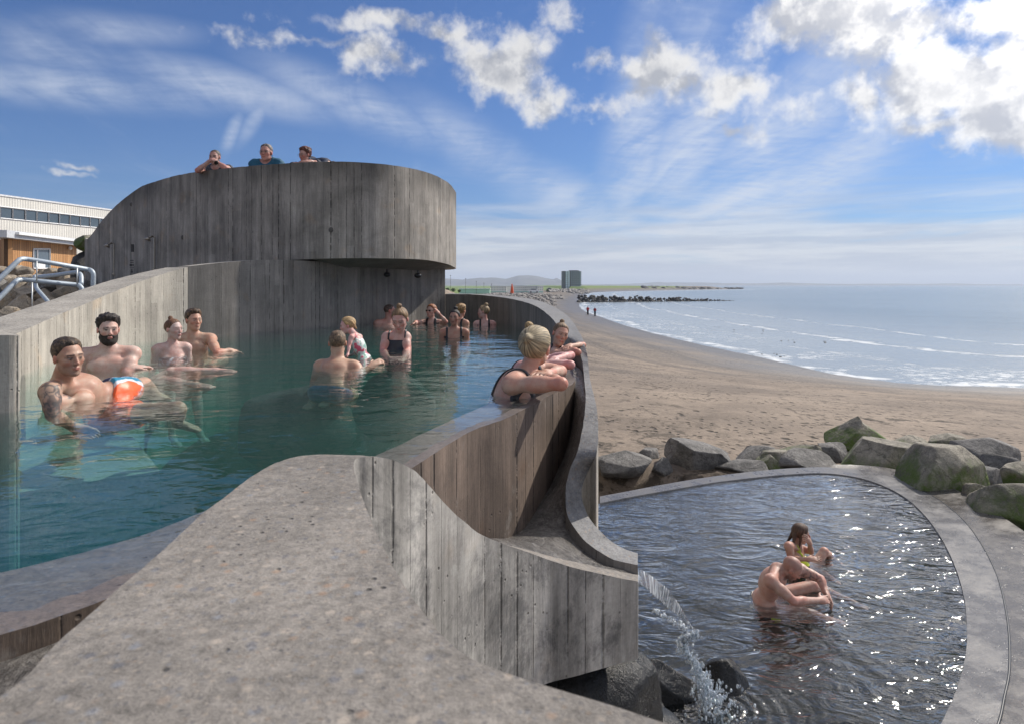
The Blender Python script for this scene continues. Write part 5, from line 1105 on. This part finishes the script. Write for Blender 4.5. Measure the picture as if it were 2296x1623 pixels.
    blend(((np.abs(x) > .074) & isH & (np.abs(y) < .04))*1., red*np.array([1.1, .8, .78]), .6)
    for J in [l for q in (armR, armL) if q not in (None, 'none') for l in [q[0]]]: blend(sm(np.linalg.norm(V-np.array(J), axis=1), .02*b, .09*b), red*np.array([1.05, .82, .82]), .6)
    hcol = np.array(hair['col']) if hair else np.array([.06, .04, .03])
    er = R2(.031, .006, .0165, .0075); blend(sm(er, .8, 1.15)*fr, (.16, .08, .06), .75); blend(sm(R2(.031, .006, .013, .0052), .7, 1.1)*fr, (.42, .36, .33), .8); blend(sm(R2(.031, .006, .0062, .0062), .7, 1.1)*fr, (.03, .025, .02), .95)
    blend(sm(R2(.031, .0125, .017, .003), .7, 1.3)*fr, (.03, .02, .015), .8)
    bz = .0265+(np.abs(x)-.03)*-.12; blend(((np.abs(x) > .011) & (np.abs(x) < .050) & fr)*sm(np.abs(z-bz), .003, .0065), hcol*.55+np.array([.02, .01, .01]), .85 if not f_ else .65)
    lc_ = np.array(lipc) if lipc is not None else np.array(skin)*np.array([.95, .50, .50]); blend(sm(np.sqrt((x/.0245)**2+((z+.0605)/.0125)**2), .75, 1.1)*fr*(y > .07), lc_, .8); blend(sm(np.sqrt((x/.021)**2+((z+.0605)/.0022)**2), .7, 1.3)*fr*(y > .07), (.10, .03, .03), .85)
    blend(sm(R2(.011, -.037, .006, .004), .5, 1.2)*fr, (.12, .05, .04), .8)
    jaw = sstep(-z, .028, .045)*(y > .0)*isH*sm(np.sqrt((x/.027)**2+((z+.0605)/.0135)**2), 1.6, .9) if True else 0
    if stubble: blend(np.clip(jaw, 0, 1)*(1-sm(np.sqrt((x/.026)**2+((z+.0605)/.014)**2), .8, 1.1)), hcol*.6+.02, stubble)
    if hair and hair.get('style') == 'bald': blend(((z > np.interp(y, *HAIRL)) & isH)*1., np.array(skin)*np.array([.62, .62, .66]), .55)
    for (c0, r0, sd_) in tattoo:
        c0 = np.array(c0); dq = np.linalg.norm(V-c0, axis=1); n_ = fbm(V*34+sd_, 3, sd_); n3 = np.abs(fbm(V*22+sd_, 2, sd_+3)-.5); blend(sm(dq, r0*.85, r0)*np.maximum(sm(n3, .018, .05), sstep(n_, .56, .62)*.8), (.045, .05, .055), .82)
    root = empty('person', tuple(pel)); tag(root, label, 'person', group); PEOPLE.append((label, root))
    mesh('body', V, Fq, SKIN, root, smooth=True, col=C)
    # ---- hair
    if hair and hair['style'] != 'bald':
        st = hair['style']; th = hair.get('thick', .010); hp_ = [ell(H(0, -.012, .034), np.array([.076, .096, .082])*s, RH, k=.02*s), ell(H(0, .020, -.015), np.array([.060, .062, .075])*s, RH, k=.025*s)]
        skull = list(hp_); extra = []
        pole = np.array(hair.get('pole', (0, -.07, .085)))
        if 'bun' in hair:
            bx, by, bz_, br = hair['bun']; extra += [cap(H(bx, by, bz_), H(bx*.6, by*.7, bz_*.72), br*s, br*.62*s, k=.008*s)]; pole = np.array([bx, by, bz_])
        for (p0, p1, r0, r1) in hair.get('locks', []): extra.append(cap(H(*p0), H(*p1), r0*s, r1*s, k=.012*s))
        for p_ in skull: p_['lo'] = p_['lo']-.05*s; p_['hi'] = p_['hi']+.05*s
        hf = Field(skull+extra, min(res, .0075)*.9, pad=.03*s); fs = hf.eval(skull); G = np.stack(hf.grid(), -1); Lh = (G-Hc)@RH/s; hx, hy, hz = Lh[..., 0], Lh[..., 1], Lh[..., 2]
        # streak coordinates around the pole the hair is drawn to
        c0 = np.array([0, -.012, .034]); ax = (pole-c0)/np.linalg.norm(pole-c0); t1 = np.cross(ax, [1., 0, 0] if abs(ax[0]) < .8 else [0, 1., 0]); t1 /= np.linalg.norm(t1); t2 = np.cross(ax, t1)
        def streak(Lp, fr_, seed):
            q = Lp-c0; ang = np.arctan2(q@t2, q@t1); lat = np.arccos(np.clip((q@ax)/(np.linalg.norm(q, axis=-1)+1e-9), -1, 1)); w_ = np.sin(lat)
            return fbm(np.stack([np.cos(ang)*fr_, np.sin(ang)*fr_, lat*.8], -1)+3, 3, seed)
        amp = hair.get('amp', .006); sk = streak(Lh, hair.get('freq', 4.5), 11)
        if st in ('short', 'curly'):
            tuft = fbm(Lh*np.array([60, 45, 45])*(1.25 if st == 'curly' else 1.)+5, 3, 21); topw = np.clip((hz-.02)/.09, 0, 1); thick = th*(.35+1.0*topw) + (tuft-.4)*amp*2.2*(.35+topw)
            if 'quiff' in hair: thick = thick+hair['quiff']*np.clip(hy/.08+.2, 0, 1)*topw
        else: thick = th*(.75+.35*np.clip(hz/.08, -1, 1))+(sk-.5)*amp
        zl = np.interp(hy, HAIRL[0], HAIRL[1])+hair.get('line', 0)*(hy > 0)+hair.get('back', 0)*(hy < -.02)
        jag = fbm(Lh*np.array([55, 30, 30])+2, 2, 41)-.5; edge = hz-zl-(sk-.5)*.012-jag*(.034 if st in ('short', 'curly') else .012); thick = .0018+(thick-.0018)*np.clip(edge/.035, 0, 1)**.8; cut = -edge*s; d = np.maximum(fs-thick*s, cut)
        if extra:
            d2 = hf.eval(extra); spi = fbm(Lh*np.array([70, 70, 70])+9, 3, 33); sw = np.sin(np.arctan2(hx-pole[0], hz-pole[2])*5+np.linalg.norm(Lh-pole, axis=-1)*260)*.12
            d2 = d2-(spi-.5+sw)*amp*1.6*s; kk = .008*s; h = np.clip(kk-np.abs(d-d2), 0, None)/kk; d = np.minimum(d, d2)-h*h*kk*.25
        d[0], d[-1], d[:, 0], d[:, -1], d[:, :, 0], d[:, :, -1] = 1, 1, 1, 1, 1, 1
        Vh, Fh = hf.surface(d.astype(np.float32)); Lv = (Vh-Hc)@RH/s; sv = streak(Lv, hair.get('freq', 4.5)*1.5, 15); tv = fbm(Lv*(90 if st not in ('short','curly') else 60), 2, 8)
        c1 = np.array(hair['col']); c2 = np.array(hair.get('col2', c1*1.7)); mixv = sstep(sv*.5+tv*.5, .40, .60)[:, None]*(1. if st in ('short', 'curly') else 0.)+(0. if st in ('short', 'curly') else .55); Ch = (c1*.8)*(1-mixv)+(c1*.45+c2*.55)*mixv
        q = Lv-c0; ang = np.arctan2(q@t2, q@t1); lat = np.arccos(np.clip((q@ax)/(np.linalg.norm(q, axis=-1)+1e-9), -1, 1)); w_ = 1.
        fl = np.stack([np.cos(ang)*w_*9, np.sin(ang)*w_*9, lat*.9], -1) if st not in ('short', 'curly') else Lv*np.array([110, 55, 60])
        if len(Fh): mesh('hair', Vh, Fh, HAIR, root, smooth=True, col=Ch, attrs={'fx': fl[:, 0], 'fy': fl[:, 1], 'fz': fl[:, 2]})
    if beard is not None:
        bf = Field([dict(p, lo=p['lo']-.03*s, hi=p['hi']+.03*s) for p in head[:10]], min(res, .0065)*.9); fb = bf.eval(head[:10]); G = np.stack(bf.grid(), -1); Lb = (G-Hc)@RH/s; bx, by, bz_ = Lb[..., 0], Lb[..., 1], Lb[..., 2]
        n_ = fbm(Lb*90, 2, 3); d = fb-(.006+.010*np.clip((-.04-bz_)/.06, 0, 1)+(n_-.5)*.008)*s
        top_ = np.where(np.abs(bx) > .030, np.interp(by, [-.01, .02, .05, .07], [.012, -.012, -.034, -.042]), -.039); d = np.maximum(d, (bz_-top_)*s); d = np.maximum(d, (-.012-by+np.clip(-bz_-.06, 0, 1)*-.4)*s); lip = np.sqrt((bx/.023)**2+((bz_+.061)/.012)**2)-1; d = np.maximum(d, -(lip*.014*s)*(by > .05)-(by <= .05)*1.)
        Vb, Fb = bf.surface(d.astype(np.float32)); nb = fbm(((Vb-Hc)@RH/s)*120, 2, 6)[:, None]
        if len(Fb): mesh('beard', Vb, Fb, BEARD, root, smooth=True, col=np.array(beard)*(.5+nb))
    # ---- clothing grown from the body
    for w in wear:
        kind = w['kind']; off = w.get('off', .0085)*b; 
        src = torso+neckp if kind in ('swimsuit', 'bandeau') else None
        if kind == 'shirt': src = torso+neckp+[cap(sh[q], np.array(a[0]) if a not in (None, 'none') else Tp(q*(wS+.045), -.03, -.33), ra*1.12*b*bw, re*1.25*b*bw, k=.03*b) for q, a in ((1, armR), (-1, armL)) if a != 'none']
        if kind in ('shorts', 'trousers'): src = [ell(pel, np.array([.155*bw, .105, .115])*b, TM2, k=.05*b), ell(mid, np.array([.128*bw*g**.6, .092*bw, .15])*b, TM2, k=.05*b)]+[cap(hip, kn, .090*b, .068*b, k=.04*b) for hip, kn, an, tp in lg]
        if kind == 'trousers': src += [cap(kn, an, .066*b, .05*b, k=.03*b) for hip, kn, an, tp in lg]
        sf = Field(src, max(min(res, .009), .0052), pad=off+.01); d = sf.eval(src); G = np.stack(sf.grid(), -1); q = (G-N)@TM/b; qx, qy, qz = q[..., 0], q[..., 1], q[..., 2]
        fold = (fbm(G*np.array([14, 14, 9]), 3, 2)-.5)*w.get('fold', 0)*b; d = np.maximum(d-off-fold, -(d+.02*b))
        if kind == 'swimsuit':
            sp = w.get('strap', .075); sw_ = w.get('sw', .011); neckf = w.get('neck', -.135); neckb = w.get('backneck', -.24)
            nl = np.where(qy > 0, neckf-.0*qx+np.clip(np.abs(qx)-.05, 0, 1)*.25, neckb); bod = np.maximum(qz-nl, np.abs(qx)-(w.get('side', .128)+np.clip(-.15-qz, 0, .2)*.7)*bw*1.02)
            strap = np.maximum(np.abs(np.abs(qx)-sp)-sw_, qz-.06); strap = np.maximum(strap, -.27-qz)
            if w.get('cross'): strap = np.maximum(np.abs(np.abs(qx)-(sp+np.where(qy < 0, qz*.35, 0)))-sw_, qz-.06)
            reg = np.minimum(bod, strap)
        elif kind == 'bandeau': reg = np.maximum(qz+.135, -.225-qz)
        elif kind == 'shirt':
            ring = np.sqrt(qx**2+((qy-.01)*.9)**2+((qz-.03)*.8)**2)-w.get('collar', .085); reg = np.maximum(-.62-qz, -ring)
            for qq, a in ((1, armR), (-1, armL)):
                if a == 'none': continue
                e_ = np.array(a[0]) if a is not None else Tp(qq*(wS+.045), -.03, -.33); dr = e_-sh[qq]; Ld = np.linalg.norm(dr); dr /= Ld; reg = np.maximum(reg, np.where(np.sign(qx) == qq, ((G-sh[qq])@dr-Ld*w.get('sleeve', .55))/b, -1))
        elif kind == 'shorts':
            q2 = (G-pel)@TM2/b; reg = q2[..., 2]-w.get('waist', .085)
            for hip, kn, an, tp in lg: dr = kn-hip; Ld = np.linalg.norm(dr); dr /= Ld; reg = np.maximum(reg, ((G-hip)@dr-Ld*w.get('len', .45))/b)
        elif kind == 'trousers': q2 = (G-pel)@TM2/b; reg = q2[..., 2]-.06
        d = np.maximum(d, reg*b); Vc, Fc = sf.surface(d.astype(np.float32))
        if not len(Fc): continue
        cc = w['col']; Cc = cc(Vc, (Vc-N)@TM/b) if callable(cc) else np.tile(np.array(cc), (len(Vc), 1))
        mesh(w.get('name', kind), Vc, Fc, w.get('mat', SWIM), root, smooth=True, col=Cc)
    if glasses:
        gm = BLK if glasses == 'sun' else GLM; q = MB(); ty = .104
        if glasses == 'sun':
            for k_ in (1, -1):
                cx = np.array([H(k_*.031+a, ty-abs(a+k_*.0)*.25-.004, .004+c_) for a, c_ in ((-.026, .014), (.026, .016), (.024, -.015), (-.018, -.017))]); bk = cx-RH[:, 1]*.004*s; q.add(list(cx)+list(bk), [(0,1,2,3),(7,6,5,4),(0,4,5,1),(1,5,6,2),(2,6,7,3),(3,7,4,0)])
            q.tube([H(-.012, ty, .012), H(.012, ty, .012)], .003*s, 6)
        else:
            for k_ in (1, -1): q.tube([H(k_*.031+.023*math.cos(a), ty-.004, .003+.016*math.sin(a)) for a in np.linspace(0, 2*math.pi, 17)], .0016*s, 5)
            q.tube([H(-.009, ty, .006), H(0, ty+.004, .009), H(.009, ty, .006)], .0016*s, 5)
        for k_ in (1, -1): q.tube([H(k_*.054, ty-.01, .010), H(k_*.079, .01, .012), H(k_*.08, -.02, .004)], .0022*s, 5)
        q.build('sunglasses' if glasses == 'sun' else 'spectacles', gm, root)
    return root, dict(N=N, Tp=Tp, H=H, s=s, b=b, sh=sh)
# ------------------------------------------------------------------ the people of the photograph
PALE = (.52, .365, .31); PINK = (.52, .335, .285); TAN = (.44, .275, .20); DEEP = (.33, .185, .125); RUDDY = (.43, .25, .205)
BRN = (.045, .028, .018); DBR = (.02, .014, .011); GNG = (.16, .07, .03); BLD = (.20, .15, .085); BLD2 = (.50, .41, .27)
def black_suit(**k): return dict(dict(kind='swimsuit', col=(.012, .012, .015), name='swimsuit'), **k)
def orange(V, q):
    C = np.tile(np.array([.85, .13, .035]), (len(V), 1)); w = V[:, 0]-V[:, 2]*.5-V[:, 1]*.12+(fbm(V*9, 2, 1)-.5)*.04; w0 = np.quantile(w, .06); r_ = (w-w0)/(np.quantile(w, .97)-w0)
    C[r_ < .36] = (.60, .62, .68); C[r_ < .28] = (.03, .22, .36); C[r_ < .16] = (.50, .55, .62); C[r_ < .13] = (.025, .03, .10); return C
# 1 tattooed man reclining nearest at the left
person('tattooed man with cropped brown hair lying back in the water in orange shorts', 153, 802, 3.2, 90, az=118, pitch=-3, roll=4, body=112, sex='m', skin=TAN, hair=dict(style='short', col=BRN, col2=(.13, .085, .05), thick=.014, amp=.005, line=.012), stubble=.25,
    neck=P(133, 862, 3.26), pelvis=P(238, 902, 3.5), legs=[(P(398, 918, 3.45), P(398, 948, 3.62), P(440, 962, 3.66)), (P(322, 862, 3.95), P(352, 888, 4.05), P(372, 892, 4.1))], armR=(P(118, 930, 3.06), P(168, 958, 3.2), P(208, 966, 3.28), P(112, 878, 3.1), None, .25), armL=(P(206, 908, 3.62), P(246, 925, 3.8), P(268, 932, 3.9)),
    wear=[dict(kind='shorts', col=orange, name='swim_shorts', off=.014, len=.45, waist=.05, fold=.02)], tattoo=[(P(112, 880, 3.03), .10, 3), (P(116, 905, 3.02), .09, 5), (P(122, 925, 3.0), .08, 9), (P(165, 872, 3.2), .055, 12), (P(150, 950, 3.12), .06, 15)], lean=-28, build=.95)
# 2 bearded man
person('bearded man with wet tousled dark hair sitting bare-chested by the pale wall', 243, 740, 4.45, 68, az=140, pitch=-2, body=150, sex='m', skin=PALE, hair=dict(style='short', col=DBR, col2=(.05, .035, .03), thick=.020, amp=.012, quiff=.012), beard=(.02, .013, .01), lean=-4,
    armL=(P(283, 838, 4.42), P(298, 827, 4.45), P(318, 822, 4.5), None, None, .4), legs=[(P(385, 838, 4.5), P(485, 834, 4.5), P(520, 834, 4.5)), (P(365, 858, 4.25), P(440, 866, 4.2), P(470, 868, 4.2))])
# 3 and 4 couple
person('young woman with a small auburn bun and dark bandeau top sitting by the pale wall', 389, 739, 5.4, 51, az=108, pitch=0, body=138, sex='f', skin=PALE, hair=dict(style='bun', col=(.10, .045, .022), col2=(.22, .10, .05), thick=.007, bun=(0, -.045, .132, .026), amp=.004), wear=[dict(kind='bandeau', name='bandeau_top', col=lambda V, q: np.where((fbm(V*60, 2, 3) > .55)[:, None], np.array([.35, .4, .5]), np.array([.012, .015, .03])))])
person('young man with short brown hair sitting bare-chested at the far end of the pale wall', 434, 719, 5.85, 52, az=128, pitch=0, body=165, sex='m', skin=TAN, hair=dict(style='short', col=(.05, .03, .018), col2=(.16, .09, .045), thick=.015, amp=.007, quiff=.012), armL=(P(487, 792, 5.6), P(512, 787, 5.7), P(530, 787, 5.75)), legs=[(Q(470, 812, -.12), Q(440, 826, -.13), Q(425, 830, -.13)), (Q(500, 808, -.12), Q(470, 822, -.13), Q(455, 828, -.13))])
# 5 man seen from behind, 6 toddler, 7 girl
person('short-haired man seen from behind, up to his shoulders in the middle of the pool', 757, 770, 4.7, 62, az=-12, pitch=3, body=8, build=.92, sex='m', skin=(.48, .30, .22), hair=dict(style='short', col=(.12, .075, .045), col2=(.26, .17, .10), thick=.006, amp=.004), pelvis=P(744, 866, 4.6), armR=(P(806, 838, 4.62), P(832, 822, 4.7), P(852, 808, 4.75), None, None, .45), armL=(P(704, 858, 4.62), P(712, 880, 4.6), P(724, 888, 4.6)),
    legs=[(P(790, 885, 4.8), P(735, 900, 4.7), P(725, 908, 4.5)), (P(700, 880, 4.8), P(700, 903, 4.6), P(690, 912, 4.5))], wear=[dict(kind='shorts', name='swim_shorts', col=lambda V, q: np.array([.03, .12, .25])*(0.6+fbm(V*40, 2, 2)[:, None]), off=.014, len=.3, waist=-.03, fold=.01)])
def dots(V, q): n = fbm(V*38, 2, 7); C = np.tile(np.array([.62, .66, .63]), (len(V), 1)); C[n > .585] = (.62, .10, .17); C[n < .34] = (.25, .45, .38); return C
person('small blonde toddler in a white and pink patterned swimsuit behind the man seen from behind', 779, 731, 5.35, 42, az=-105, pitch=-8, body=-75, sex='f', skin=PINK, child=.72, hair=dict(style='bob', col=(.33, .20, .09), col2=(.62, .44, .22), thick=.016, amp=.008, back=-.035, locks=[((0, -.085, .0), (.01, -.115, -.06), .025, .012)], pole=(0, -.08, -.02), freq=4), side=0, lean=26, neck=P(795, 752, 5.3), pelvis=P(818, 806, 5.3), legs=[(Q(800, 822, -.16), Q(815, 828, -.2), Q(820, 830, -.22)), (Q(826, 822, -.16), Q(835, 828, -.2), Q(838, 830, -.22))],
    armL=(P(783, 775, 5.15), P(780, 795, 5.1), P(775, 800, 5.05), P(788, 757, 5.18)), armR=(P(800, 785, 5.6), P(790, 795, 5.7), P(780, 800, 5.7)), wear=[dict(kind='swimsuit', col=dots, backneck=-.10, neck=-.06, sw=.02, strap=.085, off=.006, name='swimsuit')])
person('girl with a fair topknot and dark swimsuit looking down at the water', 897, 717, 5.95, 58, az=186, pitch=-24, body=186, sex='f', skin=PINK, hair=dict(style='bun', col=(.13, .075, .035), col2=(.36, .23, .12), thick=.008, bun=(0, -.03, .14, .028), amp=.005, line=-.004), build=.93, neck=P(893, 750, 6.0),
    armR=(P(858, 786, 5.9), P(872, 805, 5.65), P(890, 808, 5.5), P(866, 757, 6.0)), armL=(P(914, 786, 5.9), P(905, 805, 5.65), P(893, 808, 5.5), P(911, 757, 6.0)), wear=[black_suit(col=lambda V, q: np.where(((q[:, 2] < -.3) & (fbm(V*18, 2, 1) > .5))[:, None], np.array([.08, .11, .17]), np.array([.012, .013, .02])), strap=.078, sw=.008, neck=-.05)])
# far group
person('bald reddish man half hidden behind the girl, leaning on the dark back wall', 874, 698, 9.7, 33, az=75, body=150, sex='m', skin=RUDDY, hair=dict(style='short', col=(.08, .05, .04), thick=.003, amp=.002), build=1.08)
person('red-haired woman in sunglasses and black swimsuit with one hand raised to her head', 967, 698, 9.9, 32, az=212, pitch=4, body=190, sex='f', skin=PINK, hair=dict(style='bob', col=(.20, .07, .03), col2=(.45, .19, .09), thick=.016, amp=.008, back=-.05, pole=(0, -.02, .11)), glasses='sun', wear=[black_suit(neck=-.055, sw=.022)], build=1.12,
    armL=(P(1000, 722, 9.7), P(983, 703, 9.6), P(977, 692, 9.65)), armR=(P(933, 723, 9.7), P(930, 726, 9.4), P(922, 727, 9.3)))
person('dark-haired woman with a topknot and black straps facing the viewer from mid-pool', 1019, 713, 7.25, 39, az=188, pitch=2, roll=-4, body=178, sex='f', skin=DEEP, hair=dict(style='bun', col=(.008, .007, .007), col2=(.03, .026, .024), thick=.008, bun=(0, -.03, .142, .034), amp=.004), wear=[black_suit(sw=.016, strap=.10, neck=-.12)], build=1.08, lipc=(.30, .09, .07))
person('woman with curly fair hair turned away behind the dark-haired woman', 1034, 698, 9.7, 31, az=25, body=40, sex='f', skin=TAN, hair=dict(style='curly', col=(.22, .12, .05), col2=(.50, .33, .16), thick=.022, amp=.014, back=-.02), wear=[black_suit(backneck=-.10, sw=.02)])
person('woman with a high blonde bun turned in profile to the left at the far end', 1084, 700, 9.5, 32, az=-82, pitch=-2, body=178, sex='f', skin=PINK, hair=dict(style='bun', col=(.22, .15, .08), col2=(.48, .36, .22), thick=.010, bun=(0, -.055, .135, .038), amp=.005), wear=[black_suit(sw=.018, neck=-.075)])
# right group leaning on the weir
person('blonde woman nearest at the right, seen from behind with folded arms on the weir', 1200, 780, 3.5, 106, az=26, pitch=13, roll=8, body=62, sex='f', skin=(.49, .31, .235), lean=14, hair=dict(style='bun', col=(.27, .21, .125), col2=(.50, .41, .27), thick=.013, bun=(-.005, -.098, .082, .030), amp=.006, freq=3, back=-.045), neck=P(1178, 838, 3.46), legs='float', pelvis=P(1178, 838, 3.46)+np.array([-.19, .0, -.44]), res=.0052,
    armR=(P(1258, 860, 3.12), P(1218, 843, 3.42), P(1192, 836, 3.5), P(1147, 862, 3.24), (0, -.2, 1), .2), armL=(P(1258, 832, 3.72), P(1226, 838, 3.40), P(1203, 843, 3.15), P(1205, 828, 3.75), (0, -.35, 1.), .35), wear=[black_suit(sw=.012, strap=.085, backneck=-.20, side=.21)], build=1.0)
person('woman with a loose topknot almost hidden between the two women leaning on the weir', 1208, 768, 4.05, 74, az=55, pitch=-12, body=70, sex='f', skin=PINK, hair=dict(style='bun', col=(.26, .17, .07), col2=(.62, .44, .22), thick=.011, bun=(-.05, -.085, .115, .036), amp=.006, freq=5), neck=P(1200, 812, 4.1), legs='float', pelvis=P(1200, 812, 4.1)+np.array([-.22, .0, -.42]),
    armR=(P(1279, 818, 3.78), P(1240, 812, 4.0), P(1222, 806, 4.15), P(1206, 822, 3.9)), armL=(P(1280, 797, 4.2), P(1244, 806, 3.95), P(1225, 812, 3.8), P(1222, 808, 4.35)), wear=[black_suit()])
person('girl with a brown topknot resting on folded arms and looking back at the viewer', 1256, 750, 4.75, 56, az=163, pitch=-4, roll=-14, body=95, sex='f', skin=(.48, .30, .225), hair=dict(style='bun', col=(.13, .08, .045), col2=(.32, .22, .13), thick=.008, bun=(0, -.035, .135, .027), amp=.005, line=-.003), neck=P(1246, 782, 4.85), legs='float', pelvis=P(1246, 784, 4.85)+np.array([-.24, .05, -.38]),
    armR=(P(1296, 790, 4.45), P(1272, 780, 4.6), P(1258, 778, 4.7), P(1243, 795, 4.65)), armL=(P(1307, 774, 4.85), P(1280, 776, 4.62), P(1264, 779, 4.5), P(1262, 788, 5.0)), wear=[black_suit()])
# on the balcony
TG = 'onlookers on the balcony'
person('man in a grey t-shirt on the balcony with both hands clasped before his mouth', 482, 354, 9.72, 37, az=182, pitch=-6, body=180, sex='m', skin=RUDDY, hair=dict(style='short', col=(.06, .045, .035), thick=.003, amp=.002, line=.01), stubble=.4, group=TG, legs='stand', lean=14, res=.009, neck=P(486, 374, 9.75),
    armR=(P(443, 383, 9.42), P(468, 364, 9.46), P(478, 357, 9.46), None, None, .9), armL=(P(505, 377, 9.45), P(487, 365, 9.45), P(477, 360, 9.44), None, None, .9), wear=[dict(kind='shirt', col=(.06, .065, .085), off=.012, fold=.03, mat=CLOTH, name='t_shirt', sleeve=.4), dict(kind='trousers', col=(.03, .035, .05), off=.01, mat=CLOTH)])
MB().tube([P(484.5, 366, 9.40), P(489, 363, 9.5)], .028, 10).build('wristband', BLK, PEOPLE[-1][1])
person('older grey-haired man in a blue top standing at the middle of the balcony', 597, 344, 9.25, 42, az=184, pitch=-3, body=182, sex='m', skin=RUDDY, hair=dict(style='short', col=(.13, .11, .10), col2=(.28, .25, .23), thick=.010, amp=.006, line=.02), group=TG, legs='stand', res=.009, build=.92, neck=P(598, 361, 9.3), glasses='clear', armR=(P(575, 392, 9.2), P(585, 400, 9.0), P(590, 402, 8.95)), armL=(P(628, 388, 9.2), P(612, 400, 9.), P(605, 402, 8.95)), wear=[dict(kind='shirt', col=(.010, .085, .15), off=.012, fold=.03, mat=CLOTH, name='shirt', sleeve=1.2), dict(kind='trousers', col=(.04, .04, .045), off=.01, mat=CLOTH)])
person('woman with short red-brown curly hair and glasses leaning over the balcony edge', 684, 349, 9.05, 36, az=214, pitch=-8, body=195, sex='f', skin=RUDDY, hair=dict(style='curly', col=(.06, .018, .012), col2=(.20, .065, .045), thick=.022, amp=.014, back=-.01), group=TG, legs='stand', lean=25, res=.009, neck=P(692, 364, 9.2), glasses='clear',
    armR=(P(655, 372, 8.85), P(675, 366, 8.8), P(688, 361, 8.78), None, None, .8), armL=(P(712, 366, 8.95), P(698, 363, 8.85), P(684, 361, 8.78), None, None, .8), wear=[dict(kind='shirt', col=(.02, .025, .045), off=.014, fold=.03, mat=CLOTH, name='jacket', sleeve=1.5, collar=.07), dict(kind='trousers', col=(.03, .03, .035), off=.01, mat=CLOTH)])
person('figure in a dark blue jacket bending low at the balcony edge, only the back showing', 745, 378, 9.5, 30, az=100, pitch=-50, body=95, sex='f', skin=RUDDY, hair=dict(style='short', col=(.05, .03, .02), thick=.012, amp=.006), group=TG, lean=70, res=.0115, neck=P(738, 372, 9.4), pelvis=P(700, 366, 9.5), legs='stand', wear=[dict(kind='shirt', col=(.02, .03, .06), off=.014, fold=.02, mat=CLOTH, name='jacket', sleeve=1.5), dict(kind='trousers', col=(.03, .03, .035), off=.01, mat=CLOTH)])
# lower pool
LG = 'bathers in the lower pool'
def trim(V, q): C = np.tile(np.array([.010, .012, .022]), (len(V), 1)); C[(q[:, 2] > -.155) & (q[:, 1] > 0)] = (.62, .72, .03); C[(q[:, 2] > -.1)] = (.35, .42, .03); return C
person('girl with long wet brown hair and yellow-trimmed black swimsuit holding a hand to her mouth', 1795, 1196, 6.35, 48, az=78, pitch=-14, body=112, sex='f', skin=(.43, .26, .20), group=LG, res=.0075, hair=dict(style='bob', col=(.045, .024, .014), col2=(.16, .085, .05), thick=.014, amp=.006, back=-.05, pole=(0, 0, .11), freq=4, locks=[((.02, -.09, -.01), (.05, -.11, -.13), .030, .014), ((-.02, -.09, -.01), (-.05, -.12, -.15), .028, .010), ((.055, -.03, -.03), (.075, -.035, -.16), .018, .007)]),
    armR=(P(1774, 1252, 6.2), P(1810, 1253, 6.05), P(1838, 1250, 6.0), P(1768, 1224, 6.2)), armL=(P(1818, 1236, 6.3), P(1816, 1218, 6.2), P(1810, 1206, 6.16), None, (.3, -.6, .2), .8), wear=[dict(kind='swimsuit', col=trim, neck=-.12, sw=.010, strap=.08, name='swimsuit')], legs=[(Q(1815, 1262, LOW-.04), Q(1862, 1296, LOW-.20), Q(1880, 1306, LOW-.24)), (P(1848, 1236, 6.6), Q(1874, 1258, LOW-.15), Q(1888, 1266, LOW-.2))])
person('bald bearded man bending forward with a tattooed arm, reaching into the lower pool', 1775, 1273, 5.55, 58, az=112, pitch=-38, roll=6, body=100, sex='m', skin=(.44, .265, .21), group=LG, res=.0075, hair=dict(style='bald', col=(.04, .025, .02)), stubble=.55, lean=42, neck=P(1746, 1275, 5.62), pelvis=P(1712, 1348, 5.72), build=1.05,
    armR=(P(1779, 1346, 5.35), P(1838, 1345, 5.5), P(1862, 1342, 5.55), P(1728, 1302, 5.42), None, .3), armL=(P(1840, 1297, 5.75), P(1850, 1326, 5.65), P(1862, 1343, 5.6), P(1795, 1277, 5.85), None, .4), legs=[(Q(1800, 1372, LOW-.07), Q(1868, 1392, LOW-.22), Q(1890, 1396, LOW-.25)), (P(1822, 1312, 5.9), Q(1900, 1345, LOW-.20), Q(1940, 1362, LOW-.25))],
    wear=[dict(kind='shorts', name='swim_shorts', col=lambda V, q: np.where((fbm(V*11, 2, 5) > .66)[:, None], np.array([.45, .55, .03]), np.array([.008, .008, .01])), off=.012, len=.55, waist=-.03, fold=.02)], tattoo=[(P(1812, 1282, 5.72), .12, 21), (P(1830, 1290, 5.68), .09, 25)])
# walkers far down the beach
for (u, v, lab, a, c2) in [(1318, 706.5, 'distant walker in a red jacket, left of the two by the water', 20, (.45, .02, .03)), (1334, 708.5, 'distant walker in a dark red jacket and backpack, right of the two by the water', 10, (.28, .015, .03))]:
    z0 = SEA+.15; Yw = (CH-z0)*F/(v-CV); s_ = 18.5/F*Yw/1.72; base = P(u, v, Yw); hcw = base+np.array([0, 0, 1.62*s_])
    r_, _ = person(lab, u, v, Yw, 1, az=a, body=a, sex='m', skin=TAN, hair=dict(style='short', col=BRN, thick=.012), s=s_, hc=hcw, legs='stand', group='walkers on the beach', res=.03, wear=[dict(kind='shirt', name='jacket', col=c2, off=.03, mat=CLOTH, sleeve=1.5), dict(kind='trousers', col=(.015, .015, .02), off=.02, mat=CLOTH)])
